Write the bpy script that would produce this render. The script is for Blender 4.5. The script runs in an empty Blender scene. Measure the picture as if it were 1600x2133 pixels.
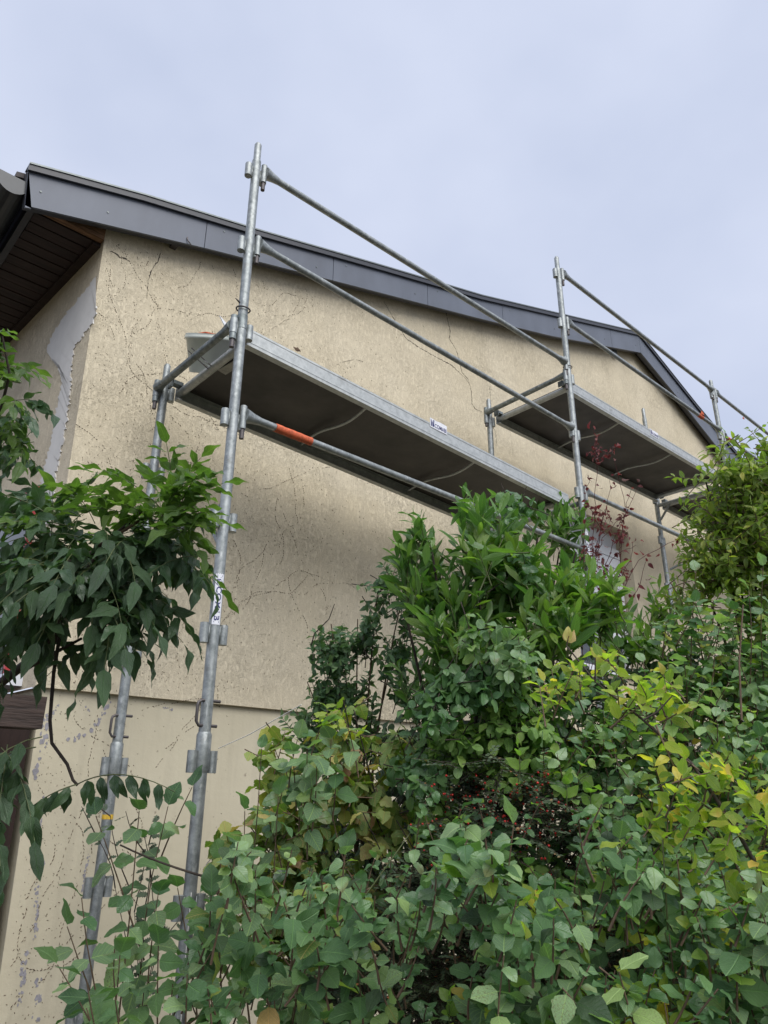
import bpy, bmesh, math, random
import numpy as np
from mathutils import Vector, Matrix
random.seed(7)
SC = bpy.context.scene
COL = SC.collection
R = math.radians
# ------------------------------------------------------------ camera, sky, sun
EYE = 1.55
YAW, PIT, ROL, FPX = .7407, .3736, .005, 1508.06
cF = Vector((math.sin(YAW)*math.cos(PIT), math.cos(YAW)*math.cos(PIT), math.sin(PIT)))
cR0 = Vector((math.cos(YAW), -math.sin(YAW), 0.)); cU0 = cR0.cross(cF)
cR = cR0*math.cos(ROL)+cU0*math.sin(ROL); cU = -cR0*math.sin(ROL)+cU0*math.cos(ROL)
cam = bpy.data.cameras.new('camera'); co = bpy.data.objects.new('camera', cam); COL.objects.link(co)
cam.sensor_fit = 'HORIZONTAL'; cam.sensor_width = 36; cam.lens = 36*FPX/1600; cam.clip_start = .02; cam.clip_end = 2000
co.matrix_world = Matrix(((cR.x, cU.x, -cF.x, 0), (cR.y, cU.y, -cF.y, 0), (cR.z, cU.z, -cF.z, EYE), (0, 0, 0, 1)))
SC.camera = co
SUN_EL, SUN_AZ = R(50), R(12)          # azimuth: towards the viewer side of the wall, a little to the left
w = bpy.data.worlds.new('World'); SC.world = w; w.use_nodes = True
nt = w.node_tree; nt.nodes.clear()
o_ = nt.nodes.new('ShaderNodeOutputWorld'); bg = nt.nodes.new('ShaderNodeBackground')
sky = nt.nodes.new('ShaderNodeTexSky'); sky.sky_type = 'NISHITA'; sky.sun_disc = False
sky.sun_elevation = SUN_EL; sky.sun_rotation = math.pi+SUN_AZ; sky.air_density = 1; sky.dust_density = 3
tc = nt.nodes.new('ShaderNodeTexCoord'); mp = nt.nodes.new('ShaderNodeMapping'); mp.inputs['Scale'].default_value = (1, 1, 1.6)
nz = nt.nodes.new('ShaderNodeTexNoise'); nz.inputs['Scale'].default_value = 1.3; nz.inputs['Detail'].default_value = 5; nz.inputs['Roughness'].default_value = .5
cr = nt.nodes.new('ShaderNodeValToRGB')
cr.color_ramp.elements[0].position = .33; cr.color_ramp.elements[0].color = (.272, .303, .388, 1)
cr.color_ramp.elements[1].position = .68; cr.color_ramp.elements[1].color = (.388, .412, .485, 1)
sc_ = nt.nodes.new('ShaderNodeVectorMath'); sc_.operation = 'SCALE'; sc_.inputs['Scale'].default_value = 10
mx = nt.nodes.new('ShaderNodeMixRGB'); mx.inputs[0].default_value = .96
L = nt.links
L.new(tc.outputs['Generated'], mp.inputs['Vector']); L.new(mp.outputs[0], nz.inputs['Vector']); L.new(nz.outputs['Fac'], cr.inputs[0])
L.new(cr.outputs[0], sc_.inputs[0]); L.new(sky.outputs[0], mx.inputs[1]); L.new(sc_.outputs[0], mx.inputs[2])
L.new(mx.outputs[0], bg.inputs['Color']); bg.inputs['Strength'].default_value = .1; L.new(bg.outputs[0], o_.inputs[0])
sl = bpy.data.lights.new('sun', 'SUN'); sl.energy = 1.5; sl.angle = R(58); sl.color = (1, .97, .92)
so = bpy.data.objects.new('sun', sl); COL.objects.link(so)
sd = Vector((-math.sin(SUN_AZ)*math.cos(SUN_EL), -math.cos(SUN_AZ)*math.cos(SUN_EL), math.sin(SUN_EL)))
so.rotation_euler = sd.to_track_quat('Z', 'Y').to_euler(); so.location = sd*20
vs = SC.view_settings; vs.view_transform = 'Standard'; vs.look = 'None'; vs.exposure = 1.1; vs.gamma = 1; vs.use_curve_mapping = False
SC.cycles.max_bounces = 8; SC.cycles.diffuse_bounces = 4; SC.cycles.transparent_max_bounces = 8

# ------------------------------------------------------------ pixel -> place
def ray(u, v): return cF*FPX+cR*(u-800)-cU*(v-1066.5)
def atY(u, v, Y):
    d = ray(u, v); p = d*(Y/d.y); p.z += EYE; return p
def atD(u, v, D):
    p = ray(u, v)*(D/FPX); p.z += EYE; return p
def toPx(P):
    q = Vector(P)-Vector((0, 0, EYE)); d = q.dot(cF)
    if d < .05: return (-9999, -9999, .05)
    return (800+FPX*q.dot(cR)/d, 1066.5-FPX*q.dot(cU)/d, d)

# ------------------------------------------------------------ materials
def newmat(name):
    m = bpy.data.materials.new(name); m.use_nodes = True; t = m.node_tree; t.nodes.clear()
    out = t.nodes.new('ShaderNodeOutputMaterial'); p = t.nodes.new('ShaderNodeBsdfPrincipled'); t.links.new(p.outputs[0], out.inputs[0])
    return m, t, p, out
def N(t, typ, **k):
    n = t.nodes.new('ShaderNode'+typ)
    for a, b in k.items():
        if a in n.inputs: n.inputs[a].default_value = b
        else: setattr(n, a, b)
    return n
def ramp(t, src, stops):
    n = t.nodes.new('ShaderNodeValToRGB'); e = n.color_ramp.elements
    while len(e) < len(stops): e.new(.5)
    for i, (p, c) in enumerate(stops):
        e[i].position = p; e[i].color = (c, c, c, 1) if isinstance(c, (int, float)) else (*c, 1)
    t.links.new(src, n.inputs[0]); return n.outputs[0]
def mixc(t, fac, a, b, mode='MIX'):
    n = t.nodes.new('ShaderNodeMixRGB'); n.blend_type = mode
    for i, x in enumerate((fac, a, b)):
        if isinstance(x, bpy.types.NodeSocket): t.links.new(x, n.inputs[i])
        elif isinstance(x, (int, float)): n.inputs[i].default_value = x if i == 0 else (x, x, x, 1)
        else: n.inputs[i].default_value = (*x, 1)
    return n.outputs[0]
def math_(t, op, a, b=0.):
    n = t.nodes.new('ShaderNodeMath'); n.operation = op
    for i, x in enumerate((a, b)):
        if isinstance(x, bpy.types.NodeSocket): t.links.new(x, n.inputs[i])
        else: n.inputs[i].default_value = x
    return n.outputs[0]
def objcoord(t, scale=(1, 1, 1)):
    c = t.nodes.new('ShaderNodeTexCoord'); m = t.nodes.new('ShaderNodeMapping'); m.inputs['Scale'].default_value = scale
    t.links.new(c.outputs['Object'], m.inputs['Vector']); return m.outputs[0]
def noise(t, vec, scale, detail=2, rough=.5, dist=0.):
    n = t.nodes.new('ShaderNodeTexNoise'); n.inputs['Scale'].default_value = scale; n.inputs['Detail'].default_value = detail
    n.inputs['Roughness'].default_value = rough; n.inputs['Distortion'].default_value = dist
    t.links.new(vec, n.inputs['Vector']); return n.outputs['Fac']
def bump(t, h, strength, dist, prev=None):
    b = t.nodes.new('ShaderNodeBump'); b.inputs['Strength'].default_value = strength; b.inputs['Distance'].default_value = dist
    t.links.new(h, b.inputs['Height'])
    if prev: t.links.new(prev, b.inputs['Normal'])
    return b.outputs[0]

def simple(name, col, rough=.5, metal=0., var=.15, scale=20, bmp=0., spec=.5, stretch=(1, 1, 1)):
    m, t, p, o = newmat(name); v = objcoord(t, stretch)
    n = noise(t, v, scale, 4, .6)
    c = mixc(t, ramp(t, n, [(.3, 0), (.7, 1)]), tuple(x*(1-var) for x in col), tuple(min(1, x*(1+var)) for x in col))
    t.links.new(c, p.inputs['Base Color']); p.inputs['Roughness'].default_value = rough; p.inputs['Metallic'].default_value = metal
    p.inputs['Specular IOR Level'].default_value = spec
    if bmp: t.links.new(bump(t, n, bmp, .01), p.inputs['Normal'])
    return m

def stucco(name, c_lo, c_hi, flecks=.5, strength=.8):
    m, t, p, o = newmat(name); v = objcoord(t)
    vs_ = objcoord(t, (1, 1, .45))
    big = noise(t, v, 1.1, 4, .6)
    col = mixc(t, ramp(t, big, [(.3, 0), (.7, 1)]), c_lo, c_hi)
    fl = noise(t, vs_, 46, 3, .65, .4)                       # pale trowelled flats, taller than wide
    flm = ramp(t, fl, [(.5, 0), (.62, 1)])
    flk = math_(t, 'MULTIPLY', flm, flecks)
    col = mixc(t, flk, col, tuple(min(1, x*1.24) for x in c_hi))
    g = noise(t, objcoord(t, (1, 1, .3)), 3.2, 5, .65)      # grey weather streaks
    col = mixc(t, ramp(t, g, [(.55, 0), (.8, .42)]), col, tuple(x*.62 for x in (c_lo[0], c_lo[1]*1.03, c_lo[2]*1.12)))
    w1 = noise(t, v, 72, 2, .6, 1.2)
    rdg = math_(t, 'ABSOLUTE', math_(t, 'SUBTRACT', w1, .5))
    rd = ramp(t, rdg, [(0, 0), (.045, 1)])
    crk = math_(t, 'SUBTRACT', 1., rd)
    dm = ramp(t, noise(t, v, 1.7, 4), [(.38, .10), (.66, .46)])
    col = mixc(t, math_(t, 'MULTIPLY', crk, dm), col, tuple(x*.55 for x in c_lo))   # crease shade between the crumbs, put into the colour
    sp = noise(t, v, 75, 2, .5)
    col = mixc(t, ramp(t, sp, [(.69, 0), (.72, .5)]), col, (.09, .065, .04))
    t.links.new(col, p.inputs['Base Color']); p.inputs['Roughness'].default_value = .93; p.inputs['Specular IOR Level'].default_value = .2
    h = mixc(t, flm, mixc(t, .45, rd, noise(t, v, 85, 3, .6)), 0.9)
    bb = t.nodes.new('ShaderNodeBump'); bb.inputs['Distance'].default_value = .011; t.links.new(h, bb.inputs['Height'])
    t.links.new(ramp(t, noise(t, v, 2.3, 4, .6), [(.35, strength*.5), (.65, strength)]), bb.inputs['Strength'])
    t.links.new(bump(t, noise(t, v, 6, 3), .35, .02, bb.outputs[0]), p.inputs['Normal'])
    return m
M = {}
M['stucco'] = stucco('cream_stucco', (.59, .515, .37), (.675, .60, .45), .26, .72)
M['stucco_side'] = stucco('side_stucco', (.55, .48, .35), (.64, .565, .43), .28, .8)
def plinthmat():
    m, t, p, o = newmat('smooth_painted_plinth'); v = objcoord(t)
    col = mixc(t, ramp(t, noise(t, v, 1.6, 4, .6), [(.3, 0), (.7, 1)]), (.55, .495, .36), (.62, .565, .42))
    st = noise(t, objcoord(t, (5, 5, .5)), 2.2, 4, .6)
    col = mixc(t, ramp(t, st, [(.5, 0), (.78, .35)]), col, (.33, .29, .21))
    col = mixc(t, ramp(t, noise(t, v, 38, 4, .65), [(.66, 0), (.7, .55)]), col, (.17, .12, .085))
    t.links.new(col, p.inputs['Base Color']); p.inputs['Roughness'].default_value = .8
    t.links.new(bump(t, noise(t, v, 18, 5, .6), .25, .01), p.inputs['Normal'])
    return m
M['plinth'] = plinthmat()
def galv(name, a, b, metal=.55, rough=.48):
    m, t, p, o = newmat(name); v = objcoord(t)
    n = noise(t, v, 26, 5, .7); n2 = noise(t, objcoord(t, (1, 1, .35)), 60, 3, .6)
    col = mixc(t, ramp(t, n, [(.36, 0), (.64, 1)]), a, b)
    col = mixc(t, ramp(t, n2, [(.6, 0), (.68, .55)]), col, (.52, .54, .53))
    col = mixc(t, ramp(t, noise(t, v, 9, 4, .6), [(.62, 0), (.72, .45)]), col, (.16, .15, .13))
    t.links.new(col, p.inputs['Base Color']); p.inputs['Metallic'].default_value = metal; p.inputs['Roughness'].default_value = rough
    t.links.new(bump(t, n, .15, .003), p.inputs['Normal'])
    return m
M['galv'] = galv('galvanised_steel', (.20, .22, .22), (.36, .385, .385))
M['galv_dark'] = galv('weathered_steel', (.12, .14, .14), (.26, .29, .29))
M['alu'] = galv('aluminium_rail', (.36, .38, .375), (.50, .52, .51), .45, .45)
M['pin'] = simple('dark_steel_pin', (.10, .09, .09), .5, .5)
M['ply'] = simple('phenolic_plywood', (.042, .037, .034), .5, 0, .6, 3.5, .2)
M['fascia'] = simple('slate_blue_fascia', (.105, .120, .152), .45, 0, .16, 3.5, 0, .5, (1, 1, .35))
M['trim'] = simple('dark_verge_trim', (.03, .033, .042), .4)
M['flash'] = simple('grey_metal_edge', (.17, .19, .19), .4, .5)
M['gutter'] = simple('anthracite_gutter', (.03, .036, .042), .3)
M['soffit'] = simple('dark_stained_boards', (.032, .018, .015), .6, 0, .5, 4, .3, .5, (.6, 8, 1))
M['oak'] = simple('bare_rafter_wood', (.22, .125, .07), .75, 0, .6, 7, .4, .3, (1, 8, 8))
M['beam'] = simple('brown_beam_wood', (.045, .030, .024), .7, 0, .55, 9, .5, .4, (1, 8, 8))
M['doorwood'] = simple('dark_brown_door', (.026, .014, .011), .65, 0, .3, 5, .2, .3, (8, 8, 1))
M['filler'] = simple('blue_grey_filler', (.60, .585, .555), .8, 0, .06, 9, .3)
M['flake'] = simple('lilac_undercoat', (.30, .29, .315), .85, 0, .22, 40, .4)
M['crack'] = simple('crack_shadow', (.05, .04, .03), .9)
M['scar'] = simple('dead_creeper', (.10, .065, .04), .9, 0, .5, 30)
M['red'] = simple('red_painted_metal', (.34, .03, .035), .45)
M['white'] = simple('white_pvc', (.72, .74, .78), .35, 0, .03)
M['glass'] = simple('window_glass', (.05, .06, .07), .06)
M['orange'] = simple('orange_tape', (.55, .11, .04), .7, 0, .35, 60, .3)
M['sticker'] = simple('white_sticker', (.72, .73, .78), .5, 0, .08, 50)
M['ink'] = simple('navy_ink', (.025, .03, .14), .5)
M['plate'] = simple('stamped_plate', (.30, .30, .28), .45, .6, .3, 90)
M['bucket'] = simple('white_plastic_bucket', (.60, .64, .58), .4, 0, .08, 12)
M['bag'] = simple('black_sheet', (.02, .018, .03), .35)
M['rag'] = simple('white_rag', (.75, .76, .78), .6)
M['string'] = simple('white_string', (.8, .79, .74), .8)
M['bluepaint'] = simple('blue_paint', (.10, .15, .24), .6, 0, .3, 40)
M['yellow'] = simple('yellow_paint_mark', (.62, .40, .04), .6, 0, .3, 60)
M['roof'] = simple('roof_tile', (.06, .05, .05), .7, 0, .3, 12, .3)
M['ground'] = simple('soil_ground', (.07, .06, .035), .95, 0, .4, 3, .5)
M['bark'] = simple('dark_bark', (.045, .033, .026), .85, 0, .4, 25, .5)
M['bark_l'] = simple('brown_twig', (.13, .085, .055), .8, 0, .4, 25, .4)
M['greenstem'] = simple('green_stem', (.10, .12, .045), .6, 0, .3, 25)
M['redstem'] = simple('red_twig', (.10, .025, .028), .7, 0, .3, 25)
M['berry'] = simple('red_berry', (.45, .02, .015), .3, 0, .3, 60)

def leafmat(name, cols, rough=.42, trans=.28, back=1.35, vein=.34, blotch=None, tint=(.9, 1.15, .45), spec=.5):
    """cols: list of (position, colour) over a per-leaf random number"""
    m, t, p, out = newmat(name)
    oi = t.nodes.new('ShaderNodeObjectInfo'); ge = t.nodes.new('ShaderNodeNewGeometry')
    r = math_(t, 'FRACT', math_(t, 'ADD', math_(t, 'MULTIPLY', oi.outputs['Random'], 7.31), ge.outputs['Random Per Island']))
    col = ramp(t, r, cols)
    uv = t.nodes.new('ShaderNodeUVMap'); sx = t.nodes.new('ShaderNodeSeparateXYZ'); t.links.new(uv.outputs[0], sx.inputs[0])
    ax = math_(t, 'ABSOLUTE', math_(t, 'SUBTRACT', sx.outputs['X'], .5))
    mid = ramp(t, ax, [(0, 1), (.035, 0)])
    ph = math_(t, 'SUBTRACT', math_(t, 'MULTIPLY', sx.outputs['Y'], 46.), math_(t, 'MULTIPLY', ax, 34.))
    sv = ramp(t, math_(t, 'SINE', ph), [(.86, 0), (1., 1)])
    vv = math_(t, 'MAXIMUM', mid, math_(t, 'MULTIPLY', sv, .6))
    col = mixc(t, math_(t, 'MULTIPLY', vv, vein), col, tuple(min(1, c*2.1) for c in cols[-1][1]))
    v = objcoord(t)
    if blotch:
        bn = ramp(t, noise(t, v, 22, 3), [(.52, 0), (.66, 1)])
        sel = ramp(t, math_(t, 'FRACT', math_(t, 'MULTIPLY', r, 5.7)), [(.6, 0), (.75, .85)])
        col = mixc(t, math_(t, 'MULTIPLY', bn, sel), col, blotch)
    bk = mixc(t, 1., col, (back, back, back*1.1), 'MULTIPLY')
    bk = mixc(t, .25, bk, (.16, .2, .13))
    c2 = mixc(t, ge.outputs['Backfacing'], col, bk)
    t.links.new(c2, p.inputs['Base Color']); p.inputs['Roughness'].default_value = rough; p.inputs['Specular IOR Level'].default_value = spec
    t.links.new(bump(t, math_(t, 'ADD', math_(t, 'SUBTRACT', 1., vv), noise(t, v, 60, 2)), .6, .004), p.inputs['Normal'])
    tr = t.nodes.new('ShaderNodeBsdfTranslucent'); t.links.new(mixc(t, 1., mixc(t, 1., col, tint, 'MULTIPLY'), (2.6, 2.6, 2.6), 'MULTIPLY'), tr.inputs['Color'])
    mxs = t.nodes.new('ShaderNodeMixShader'); mxs.inputs[0].default_value = trans
    t.links.new(p.outputs[0], mxs.inputs[1]); t.links.new(tr.outputs[0], mxs.inputs[2]); t.links.new(mxs.outputs[0], out.inputs[0])
    return m

# ------------------------------------------------------------ mesh helpers
def tag(o, label=None, cat=None, group=None, kind=None):
    if label: o['label'] = label
    if cat: o['category'] = cat
    if group: o['group'] = group
    if kind: o['kind'] = kind
    return o
def empty(name, loc, label=None, cat=None, group=None, parent=None):
    o = bpy.data.objects.new(name, None); COL.objects.link(o); o.location = loc; o.empty_display_size = .1
    if parent: o.parent = parent; o.location = Vector(loc)-wloc(parent)
    return tag(o, label, cat, group)
def wloc(o):
    v = Vector(o.location)
    while o.parent: o = o.parent; v += Vector(o.location)
    return v
def build(name, bm, mat, parent=None, smooth=False, kind=None, origin=None):
    me = bpy.data.meshes.new(name)
    og = Vector(origin) if origin is not None else (wloc(parent) if parent else Vector((0, 0, 0)))
    if og.length > 0: bmesh.ops.translate(bm, verts=bm.verts, vec=-og)
    bm.to_mesh(me); bm.free()
    if isinstance(mat, (list, tuple)):
        for m_ in mat: me.materials.append(m_)
    else: me.materials.append(mat)
    if smooth:
        for f in me.polygons: f.use_smooth = len(f.vertices) == 4 or smooth == 2
    o = bpy.data.objects.new(name, me); COL.objects.link(o)
    if parent: o.parent = parent; o.location = og-wloc(parent)
    else: o.location = og
    if kind: o['kind'] = kind
    return o
def tube(bm, pts, r, seg=8, cap=True, r1=None):
    pts = [Vector(p) for p in pts]; n = len(pts); rings = []
    rr = [r]*n if r1 is None else [r+(r1-r)*i/(n-1) for i in range(n)]
    if isinstance(r, (list, tuple)): rr = list(r)
    up = None
    for i, p in enumerate(pts):
        d = (pts[min(i+1, n-1)]-pts[max(i-1, 0)]).normalized()
        if up is None:
            up = Vector((0, 0, 1)) if abs(d.z) < .9 else Vector((1, 0, 0))
        s = d.cross(up)
        if s.length < 1e-5: s = d.cross(Vector((0, 1, 0)))
        s.normalize(); up = s.cross(d).normalized()
        rings.append([bm.verts.new(p+(s*math.cos(2*math.pi*k/seg)+up*math.sin(2*math.pi*k/seg))*rr[i]) for k in range(seg)])
    for a, b in zip(rings, rings[1:]):
        for k in range(seg): bm.faces.new((a[k], a[(k+1) % seg], b[(k+1) % seg], b[k]))
    if cap:
        for rg in (rings[0][::-1], rings[-1]): bm.faces.new([bm.verts.new(v.co) for v in rg])
def box(bm, x0, x1, y0, y1, z0, z1):
    v = [bm.verts.new((x, y, z)) for z in (z0, z1) for x, y in ((x0, y0), (x1, y0), (x1, y1), (x0, y1))]
    for f in ((3, 2, 1, 0), (4, 5, 6, 7), (0, 1, 5, 4), (1, 2, 6, 5), (2, 3, 7, 6), (3, 0, 4, 7)): bm.faces.new([v[i] for i in f])
def prismY(bm, pts, y0, y1):
    a = [bm.verts.new((x, y0, z)) for x, z in pts]; b = [bm.verts.new((x, y1, z)) for x, z in pts]
    bm.faces.new(a); bm.faces.new(b[::-1]); n = len(pts)
    for i in range(n): bm.faces.new((a[i], b[i], b[(i+1) % n], a[(i+1) % n]))
def ribbon(bm, pts, w, rag, nrm, off, thick=.002, seed=1, taper=True):
    """ragged raised strip following pts on a plane with normal nrm"""
    rnd = random.Random(seed); P = []
    pts = [Vector(p) for p in pts]
    for a, b in zip(pts, pts[1:]):
        k = max(2, int((b-a).length/.012))
        for i in range(k): P.append(a.lerp(b, i/k))
    P.append(pts[-1]); n = len(P); A = []; B = []; nrm = Vector(nrm).normalized()
    for i, p in enumerate(P):
        d = (P[min(i+1, n-1)]-P[max(i-1, 0)]).normalized(); s = d.cross(nrm).normalized()
        tw = (min(1, 4*min(i, n-1-i)/n+.15) if taper else 1)
        ww = w(i/n) if callable(w) else w
        c = p+s*rnd.uniform(-rag, rag)*.5
        A.append(c+s*(ww*.5*tw+rnd.uniform(-rag, rag)*.5)); B.append(c-s*(ww*.5*tw+rnd.uniform(-rag, rag)*.5))
    va = [bm.verts.new(q+nrm*(off+thick)) for q in A]; vb = [bm.verts.new(q+nrm*(off+thick)) for q in B]
    wa = [bm.verts.new(q+nrm*(off-.004)) for q in A]; wb = [bm.verts.new(q+nrm*(off-.004)) for q in B]
    for i in range(n-1):
        bm.faces.new((va[i], va[i+1], vb[i+1], vb[i])); bm.faces.new((wa[i], wa[i+1], va[i+1], va[i])); bm.faces.new((vb[i], vb[i+1], wb[i+1], wb[i]))
def BM(): return bmesh.new()
def textmesh(s, size):
    c = bpy.data.curves.new('lettering', 'FONT'); c.body = s; c.size = size; c.offset = size*.022; c.extrude = 0
    o = bpy.data.objects.new('lettering', c); COL.objects.link(o)
    bpy.context.view_layer.update()
    me = bpy.data.meshes.new_from_object(o.evaluated_get(bpy.context.evaluated_depsgraph_get()))
    bpy.data.objects.remove(o); bpy.data.curves.remove(c); return me

# ------------------------------------------------------------ setting
E_ = EYE
bm = BM(); s = 400
vs4 = [bm.verts.new(q) for q in ((-s, -s, 0), (s, -s, 0), (s, s, 0), (-s, s, 0))]; bm.faces.new(vs4)
g = build('ground', bm, M['ground']); g['kind'] = 'structure'

YW = 3.762; YL = 3.795; APX = 7.82
botL = [(.628, 3.03), (1.716, 3.385), (2.812, 3.722), (4.56, 4.25), (5.777, 4.634), (7.82, 5.355), (8.946, 4.975), (9.924, 4.606), (14.2, 3.0)]
topL = [(.599, 3.282), (1.262, 3.501), (2.078, 3.735), (3.316, 4.119), (4.577, 4.50), (5.818, 4.935), (7.82, 5.64), (9.27, 5.13), (10.675, 4.70), (14.2, 3.36)]
def lerpL(Lst, x):
    for (a, b), (c, d) in zip(Lst, Lst[1:]):
        if x <= c: return b+(d-b)*(x-a)/(c-a)
    return Lst[-1][1]
house = empty('house', (1.15, YW, 0), 'cream rendered gable house with slate blue fascia and cracked stucco', 'house')
# upper gable wall with a window opening
WX0, WX1, WZ0, WZ1 = 5.95, 7.13, 1.15, 2.74
ZB = .483
bm = BM()
def q(pts, y=YW):
    bm.faces.new([bm.verts.new((x, y, z+E_)) for x, z in pts])
def tz(x): return lerpL(botL, x)+.10
cuts = [1.716, 2.812, 4.56, WX0]
q([(1.165, ZB), (1.716, ZB), (1.716, tz(1.716)), (1.104, tz(1.104))])
xs = [1.716, 2.812, 4.56, 5.777, WX0]
for a, b in zip(xs, xs[1:]): q([(a, ZB), (b, ZB), (b, tz(b)), (a, tz(a))])
q([(WX0, ZB), (WX1, ZB), (WX1, WZ0), (WX0, WZ0)]); q([(WX0, WZ1), (WX1, WZ1), (WX1, tz(WX1)), (WX0, tz(WX0))])
xs = [WX1, APX, 8.946, 9.924, 13.6]
for a, b in zip(xs, xs[1:]): q([(a, ZB), (b, ZB), (b, tz(b)), (a, tz(a))])
# reveals of the opening and lower lip of the render
for (xa, za), (xb, zb) in (((WX1, WZ0), (WX1, WZ1)), ((WX1, WZ1), (WX0, WZ1)), ((WX0, WZ1), (WX0, WZ0)), ((WX0, WZ0), (WX1, WZ0))):
    bm.faces.new([bm.verts.new(p) for p in ((xa, YW, za+E_), (xb, YW, zb+E_), (xb, YW+.24, zb+E_), (xa, YW+.24, za+E_))])
bm.faces.new([bm.verts.new(p) for p in ((1.165, YW, ZB+E_), (13.6, YW, ZB+E_), (13.6, YL+.02, ZB+E_), (1.165, YL+.02, ZB+E_))])
bmesh.ops.remove_doubles(bm, verts=bm.verts, dist=.0005)
build('gable_wall', bm, M['stucco'], house)
bm = BM()
bm.faces.new([bm.verts.new(p) for p in ((1.262, YL, -1.55+E_), (13.5, YL, -1.55+E_), (13.5, YL, ZB+E_+.01), (1.208, YL, ZB+E_+.01))])
bm.faces.new([bm.verts.new(p) for p in ((1.262, YL, 0), (1.208, YL, ZB+E_+.01), (.9, 9, ZB+E_+.01), (.95, 9, 0))])
build('plinth_wall', bm, M['plinth'], house)
sx = lambda y, z: 1.104+(.061)*(3.25-z)/2.77-.06*(y-YW)
bm = BM()
n_ = 8
for i in range(n_):
    ya = YW+5.3*i/n_; yb = YW+5.3*(i+1)/n_
    bm.faces.new([bm.verts.new(p) for p in ((sx(ya, ZB), ya, ZB+E_), (sx(ya, 3.25), ya, 3.25+E_), (sx(yb, 3.25), yb, 3.25+E_), (sx(yb, ZB), yb, ZB+E_))])
bmesh.ops.remove_doubles(bm, verts=bm.verts, dist=.0005)
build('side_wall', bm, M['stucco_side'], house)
# grey filler patch on the side wall (raised 3 mm, ragged)
def onS(u, v, off=.0):
    d = ray(u, v); y = 4.
    for _ in range(12):
        z = d.z*(y/d.y); x = sx(y, z); y = d.y*(x/d.x)
    return Vector((x-off, y, d.z*(y/d.y)+E_))
bm = BM()
Lf = [(203, 575), (150, 640), (112, 690), (97, 735), (124, 762), (130, 800), (118, 860), (108, 920), (92, 980), (80, 1030), (70, 1090)]
Rt = [(203, 640), (196, 670), (180, 690), (158, 720), (152, 745), (150, 775), (147, 825), (139, 890), (127, 940), (117, 985), (112, 1035), (103, 1090)]
def resample(P, n, rag, seed):
    rnd = random.Random(seed); P = [Vector(p) for p in P]; Ls = [0]
    for a, b in zip(P, P[1:]): Ls.append(Ls[-1]+(b-a).length)
    out = []
    for i in range(n+1):
        s_ = Ls[-1]*i/n; k = max(j for j in range(len(Ls)) if Ls[j] <= s_+1e-9); k = min(k, len(P)-2)
        f_ = (s_-Ls[k])/(Ls[k+1]-Ls[k]); p = P[k].lerp(P[k+1], f_); out.append((p.x+rnd.uniform(-rag, rag), p.y+rnd.uniform(-rag, rag)))
    return out
A = resample(Lf, 110, 2.8, 3); B = resample(Rt, 110, 2.8, 4)
va = [bm.verts.new(onS(*p, .005)) for p in A]; vb = [bm.verts.new(onS(*p, .005)) for p in B]
wa = [bm.verts.new(onS(*p, -.003)) for p in A]; wb = [bm.verts.new(onS(*p, -.003)) for p in B]
for i in range(110):
    bm.faces.new((va[i], va[i+1], vb[i+1], vb[i])); bm.faces.new((wa[i], wa[i+1], va[i+1], va[i])); bm.faces.new((vb[i], vb[i+1], wb[i+1], wb[i]))
build('filler_patch', bm, M['filler'], house)

# fascia panels, verge trim, screws
seams = [.6, 1.70, 2.78, 3.84, 4.92, 6.0, 7.08, APX, 8.9, 9.98, 11.1, 12.2, 13.3, 14.2]
for i, (a, b) in enumerate(zip(seams, seams[1:])):
    g_ = .0025; a2, b2 = a+g_, b-g_
    xs = [a2]+[x for x, _ in botL+topL if a2 < x < b2 and abs(x-APX) > .01]+[b2]; xs = sorted(xs)
    pts = [(x, lerpL(botL, x)+E_) for x in xs]+[(x, lerpL(topL, x)+E_) for x in reversed(xs)]
    if i == 0: pts[0] = (a2+.028, pts[0][1]-.004); pts.insert(1, (a2+.06, lerpL(botL, a2+.06)+E_-.012))
    bm = BM(); prismY(bm, pts, 3.640, 3.655)
    pn = build('fascia_panel', bm, M['fascia'], house)
    for fx, fz in ((.12, .72), (.85, .35)) if i else ((.08, .45), (.42, .35)):
        x = a+(b-a)*fx; z = lerpL(botL, x)*(1-fz)+lerpL(topL, x)*fz+E_
        bm = BM(); tube(bm, [(x, 3.640, z), (x, 3.636, z)], .006, 8); build('screw', bm, M['flash'], pn)
bm = BM(); prismY(bm, [(x, z+E_+.01) for x, z in botL[:6]]+[(x, z+E_-.02) for x, z in reversed(topL[:7])], 3.656, 3.70)
prismY(bm, [(x, z+E_+.01) for x, z in botL[5:]]+[(x, z+E_-.02) for x, z in reversed(topL[6:])], 3.656, 3.70)
build('barge_board', bm, M['trim'], house)
bm = BM()
tl = topL[:7]; prismY(bm, [(x, z+E_-.028) for x, z in tl]+[(x, z+E_+.012) for x, z in reversed(tl)], 3.618, 3.6385)
tl = topL[6:]; prismY(bm, [(x, z+E_-.028) for x, z in tl]+[(x, z+E_+.012) for x, z in reversed(tl)], 3.618, 3.6385)
build('verge_trim', bm, M['trim'], house)
bm = BM()
tl = topL[:7]; prismY(bm, [(x, z+E_+.0125) for x, z in tl]+[(x, z+E_+.024) for x, z in reversed(tl)], 3.612, 3.70)
tl = topL[6:]; prismY(bm, [(x, z+E_+.0125) for x, z in tl]+[(x, z+E_+.024) for x, z in reversed(tl)], 3.612, 3.70)
build('drip_edge', bm, M['flash'], house)
bm = BM()
prismY(bm, [(.56, 3.24+E_), (APX, 5.56+E_), (APX, 5.60+E_), (.56, 3.275+E_)], 3.70, 11)
prismY(bm, [(APX, 5.56+E_), (14.6, 3.1+E_), (14.6, 3.14+E_), (APX, 5.60+E_)], 3.70, 11)
build('roof', bm, M['roof'], house)
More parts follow.
